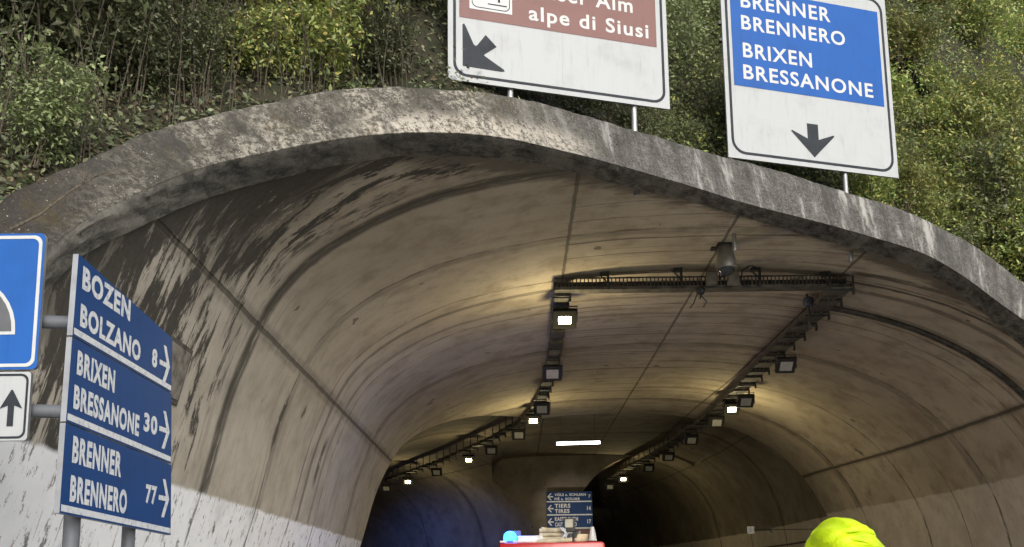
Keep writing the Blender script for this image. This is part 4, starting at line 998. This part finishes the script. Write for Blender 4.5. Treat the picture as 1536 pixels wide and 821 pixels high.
# ------------------------------------------------------------------ person in hi-vis
px_, py_ = 1.40, 4.35
t = thing('person', 'person in a neon yellow hooded hi-vis jacket seen from behind at lower right', 'person', (px_, py_, G))
M_hv = NT('neon hi-vis fabric'); _o = M_hv.tc.outputs['Object']; M_hv.bump(M_hv.noise(_o, 16, 6, .6, 1.2), .35, .02)
M_hv.col(M_hv.mix(M_hv.step(M_hv.noise(_o, 9, 4), .35, .7), (.46, .60, .004), (.36, .50, .002)), .5); M_hv = M_hv.m
M_skin = simple('skin', (.55, .36, .27), .5, dirt=.05); M_trouser = simple('dark work trousers', (.03, .035, .05), .9); M_refl = simple('reflective tape', (.6, .62, .62), .3)
def skin_body(name, pts, edges, rad, mat, parent, sub=2):
    me = bpy.data.meshes.new(name); me.from_pydata(pts, edges, []); o = bpy.data.objects.new(name, me); COL.objects.link(o)
    md = o.modifiers.new('s', 'SKIN'); md.use_smooth_shade = True
    for v, r in zip(me.skin_vertices[0].data, rad): v.radius = (r, r) if not isinstance(r, tuple) else r
    me.skin_vertices[0].data[0].use_root = True
    m2 = o.modifiers.new('b', 'SUBSURF'); m2.levels = sub; m2.render_levels = sub
    d = bpy.context.evaluated_depsgraph_get(); nm_ = bpy.data.meshes.new_from_object(o.evaluated_get(d)); o.modifiers.clear(); o.data = nm_; nm_.materials.clear(); nm_.materials.append(mat); nm_.polygons.foreach_set('use_smooth', [True] * len(nm_.polygons))
    o.parent = parent; return o
zz = lambda h: G + h
pts = [(0, 0, .95), (0, .01, 1.15), (0, 0, 1.38), (0, 0, 1.52), (0, .02, 1.66), (.10, 0, .90), (.12, .01, .5), (.12, -.02, .09), (.12, .10, .05), (-.10, 0, .90), (-.12, .03, .5), (-.12, -.0, .09), (-.12, .12, .05), (.19, 0, 1.42), (.25, -.02, 1.14), (.23, .12, .92), (.22, .2, .84), (-.19, 0, 1.42), (-.25, -.02, 1.14), (-.23, .12, .92), (-.22, .2, .84)]
ed = [(0, 1), (1, 2), (2, 3), (3, 4), (0, 5), (5, 6), (6, 7), (7, 8), (0, 9), (9, 10), (10, 11), (11, 12), (2, 13), (13, 14), (14, 15), (15, 16), (2, 17), (17, 18), (18, 19), (19, 20)]
rd = [(.15, .11), (.14, .10), (.16, .11), .06, .085, .085, .06, .045, .035, .085, .06, .045, .035, .06, .045, .032, .028, .06, .045, .032, .028]
W3 = lambda P: [(px_ + a, py_ + b, G + c) for a, b, c in P]
body = skin_body('body', W3(pts), ed, rd, M_skin, t)
for s_ in (-1, 1):
    for k in range(5):
        bm = bmesh.new(); x0 = px_ + s_ * (.22 + (.012 * (k - 2) if k < 4 else -.03)); L = (.07, .08, .075, .06, .05)[k]
        if k < 4: q = [(x0, py_ + .21, G + .82), (x0, py_ + .22, G + .82 - L * .6), (x0 - s_ * .01, py_ + .205, G + .82 - L)]
        else: q = [(x0, py_ + .20, G + .85), (x0 - s_ * .02, py_ + .22, G + .82), (x0 - s_ * .02, py_ + .225, G + .79)]
        tube_geo(bm, q, [.010, .009, .007], 8); from_bm('finger', bm, M_skin, body, True)
jp = [(0, 0, .88), (0, .01, 1.12), (0, 0, 1.38), (0, .0, 1.50), (.20, 0, 1.42), (.27, -.02, 1.14), (.245, .10, .94), (-.20, 0, 1.42), (-.27, -.02, 1.14), (-.245, .10, .94)]
jk = skin_body('jacket', W3(jp), [(0, 1), (1, 2), (2, 3), (2, 4), (4, 5), (5, 6), (2, 7), (7, 8), (8, 9)], [(.2, .15), (.19, .14), (.2, .15), .10, .09, .07, .06, .09, .07, .06], M_hv, t)
tp_ = [(0, 0, .93), (.11, 0, .88), (.12, .01, .5), (.12, -.02, .12), (-.11, 0, .88), (-.12, .03, .5), (-.12, 0, .12)]
skin_body('trousers', W3(tp_), [(0, 1), (1, 2), (2, 3), (0, 4), (4, 5), (5, 6)], [(.17, .13), .11, .08, .07, .11, .08, .07], M_trouser, t)
bm = bmesh.new(); lathe(bm, [(.235, -.03), (.24, 0), (.235, .03)], Matrix.Translation((px_, py_, G + 1.1)) @ Matrix.Diagonal((1, .76, 1, 1)), 32); from_bm('reflective_band', bm, M_refl, jk, True)
# hood: a soft dome with raised folds
bm = bmesh.new(); bmesh.ops.create_uvsphere(bm, u_segments=96, v_segments=64, radius=1)
for v in bm.verts:
    x, y, z = v.co; th = math.atan2(x, max(z, -.6) + .001) ; 
    f = 0
    for a0, k0, amp, wd in ((.50, .9, .05, .07), (.30, 1.0, .055, .06), (.08, 1.15, .05, .06), (-.15, 1.3, .05, .07), (-.42, 1.2, .045, .08), (.72, .7, .03, .05)):
        c_ = z + k0 * (x * x) * .55 - .18 * x * (1 if y < 0 else -1) - a0
        f += amp * math.exp(-(c_ / wd) ** 2)
    f += .022 * math.sin(7 * x + 5 * y + 3 * z) + .015 * math.sin(17 * x * z + 9 * y)
    r = 1 + f * 1.35
    sx_ = .156 * (1 + .14 * max(-z, 0)); 
    v.co = Vector((x * r * sx_, y * r * .165, z * r * .168 * (1 if z > 0 else 1.15)))
    v.co.x += (.018 if v.co.z > .05 else 0) * (v.co.z / .16) * -.4
bmesh.ops.translate(bm, verts=bm.verts, vec=(px_ - .012, py_, .255 - .155))
hood = from_bm('hood', bm, M_hv, t, True)
for a0, k0, wd, r_ in ((.62, .55, .62, .0045), (.42, .75, .72, .0055), (.20, .85, .80, .005), (-.02, 1.0, .85, .006)):
    bm = bmesh.new(); pts = []
    for i in range(19):
        x = -wd + 2 * wd * i / 18 + .06; z = a0 - k0 * x * x * .5 + .22 * x * (.5 if a0 > .5 else -1) * .6
        y2 = 1 - x * x - z * z
        if y2 <= .02: continue
        y = -math.sqrt(y2); kk_ = 1.02
        pts.append((px_ - .012 + x * .156 * kk_, py_ + y * .165 * kk_, .255 - .155 + z * .168 * kk_))
    if len(pts) > 3:
        tube_geo(bm, pts, [r_ * math.sin(math.pi * (i + .6) / (len(pts) + .2)) + .001 for i in range(len(pts))], 8); from_bm('hood_seam', bm, M_hv, hood, True)
bm = bmesh.new(); bmesh.ops.create_uvsphere(bm, u_segments=24, v_segments=16, radius=1)
for v in bm.verts: v.co = Vector((v.co.x * .075, v.co.y * .095, v.co.z * .115))
bmesh.ops.translate(bm, verts=bm.verts, vec=(px_, py_ + .09, .03)); hd = from_bm('face', bm, M_skin, body, True)
bm = bmesh.new(); tube_geo(bm, [(px_, py_ + .18, .05), (px_, py_ + .205, .01), (px_, py_ + .185, 0)], [.008, .014, .012], 8)
from_bm('nose', bm, M_skin, hd, True)
for s_ in (-.032, .032):
    bm = bmesh.new(); bmesh.ops.create_uvsphere(bm, u_segments=12, v_segments=8, radius=.012, matrix=Matrix.Translation((px_ + s_, py_ + .17, .04))); from_bm('eye', bm, M_letter, hd, True)
bm = bmesh.new(); tube_geo(bm, [(px_ - .025, py_ + .172, -.03), (px_, py_ + .18, -.03), (px_ + .025, py_ + .172, -.03)], .005, 6); from_bm('mouth', bm, simple('lips', (.4, .15, .13), .5), hd)
unparent_loc(t)

def spot(name, loc, tgt, e, col, size, blend=1, rad=.1):
    ld = bpy.data.lights.new(name, 'SPOT'); o = bpy.data.objects.new(name, ld); COL.objects.link(o); ld.energy = e; ld.color = col
    ld.spot_size = math.radians(size); ld.spot_blend = blend; ld.shadow_soft_size = rad; o.location = loc
    o.rotation_euler = (Vector(loc) - Vector(tgt)).to_track_quat('Z', 'Y').to_euler()
spot('beacon_beam', (bx_ - .05, by_, bz_ + .36), (-3.0, 54, 1.2), 20000, (.04, .18, 1), 17)
for hx in (.1, 1.5): spot('sign_fill', (hx, 28.3, -.7), (2.7, 49, 3.3), 1700, (1, .93, .8), 11)  # unseen narrow fill spots added to brighten the far sign

t = thing('wall_panel', 'small grey metal cabinet door on the stained wall behind the BOZEN plate', 'cabinet', (-3.9, 11.9, 2.4))
pa = prof(float(ARC[int(np.argmin(np.abs(PR[:120, 1] - 2.5)))])); M = Matrix.Translation((pa[0] - .005, 11.6, 2.5)) @ Matrix.Rotation(math.radians(14), 4, 'Y')
bm = bmesh.new(); box(bm, (0, 0, 0), (.04, .8, .7), M, .01); from_bm('frame', bm, M_tray, t)
bm = bmesh.new(); box(bm, (.02, 0, 0), (.02, .68, .58), M, .006); from_bm('door', bm, simple('stained cabinet', (.24, .22, .19), .8, dirt=.4), t); unparent_loc(t)
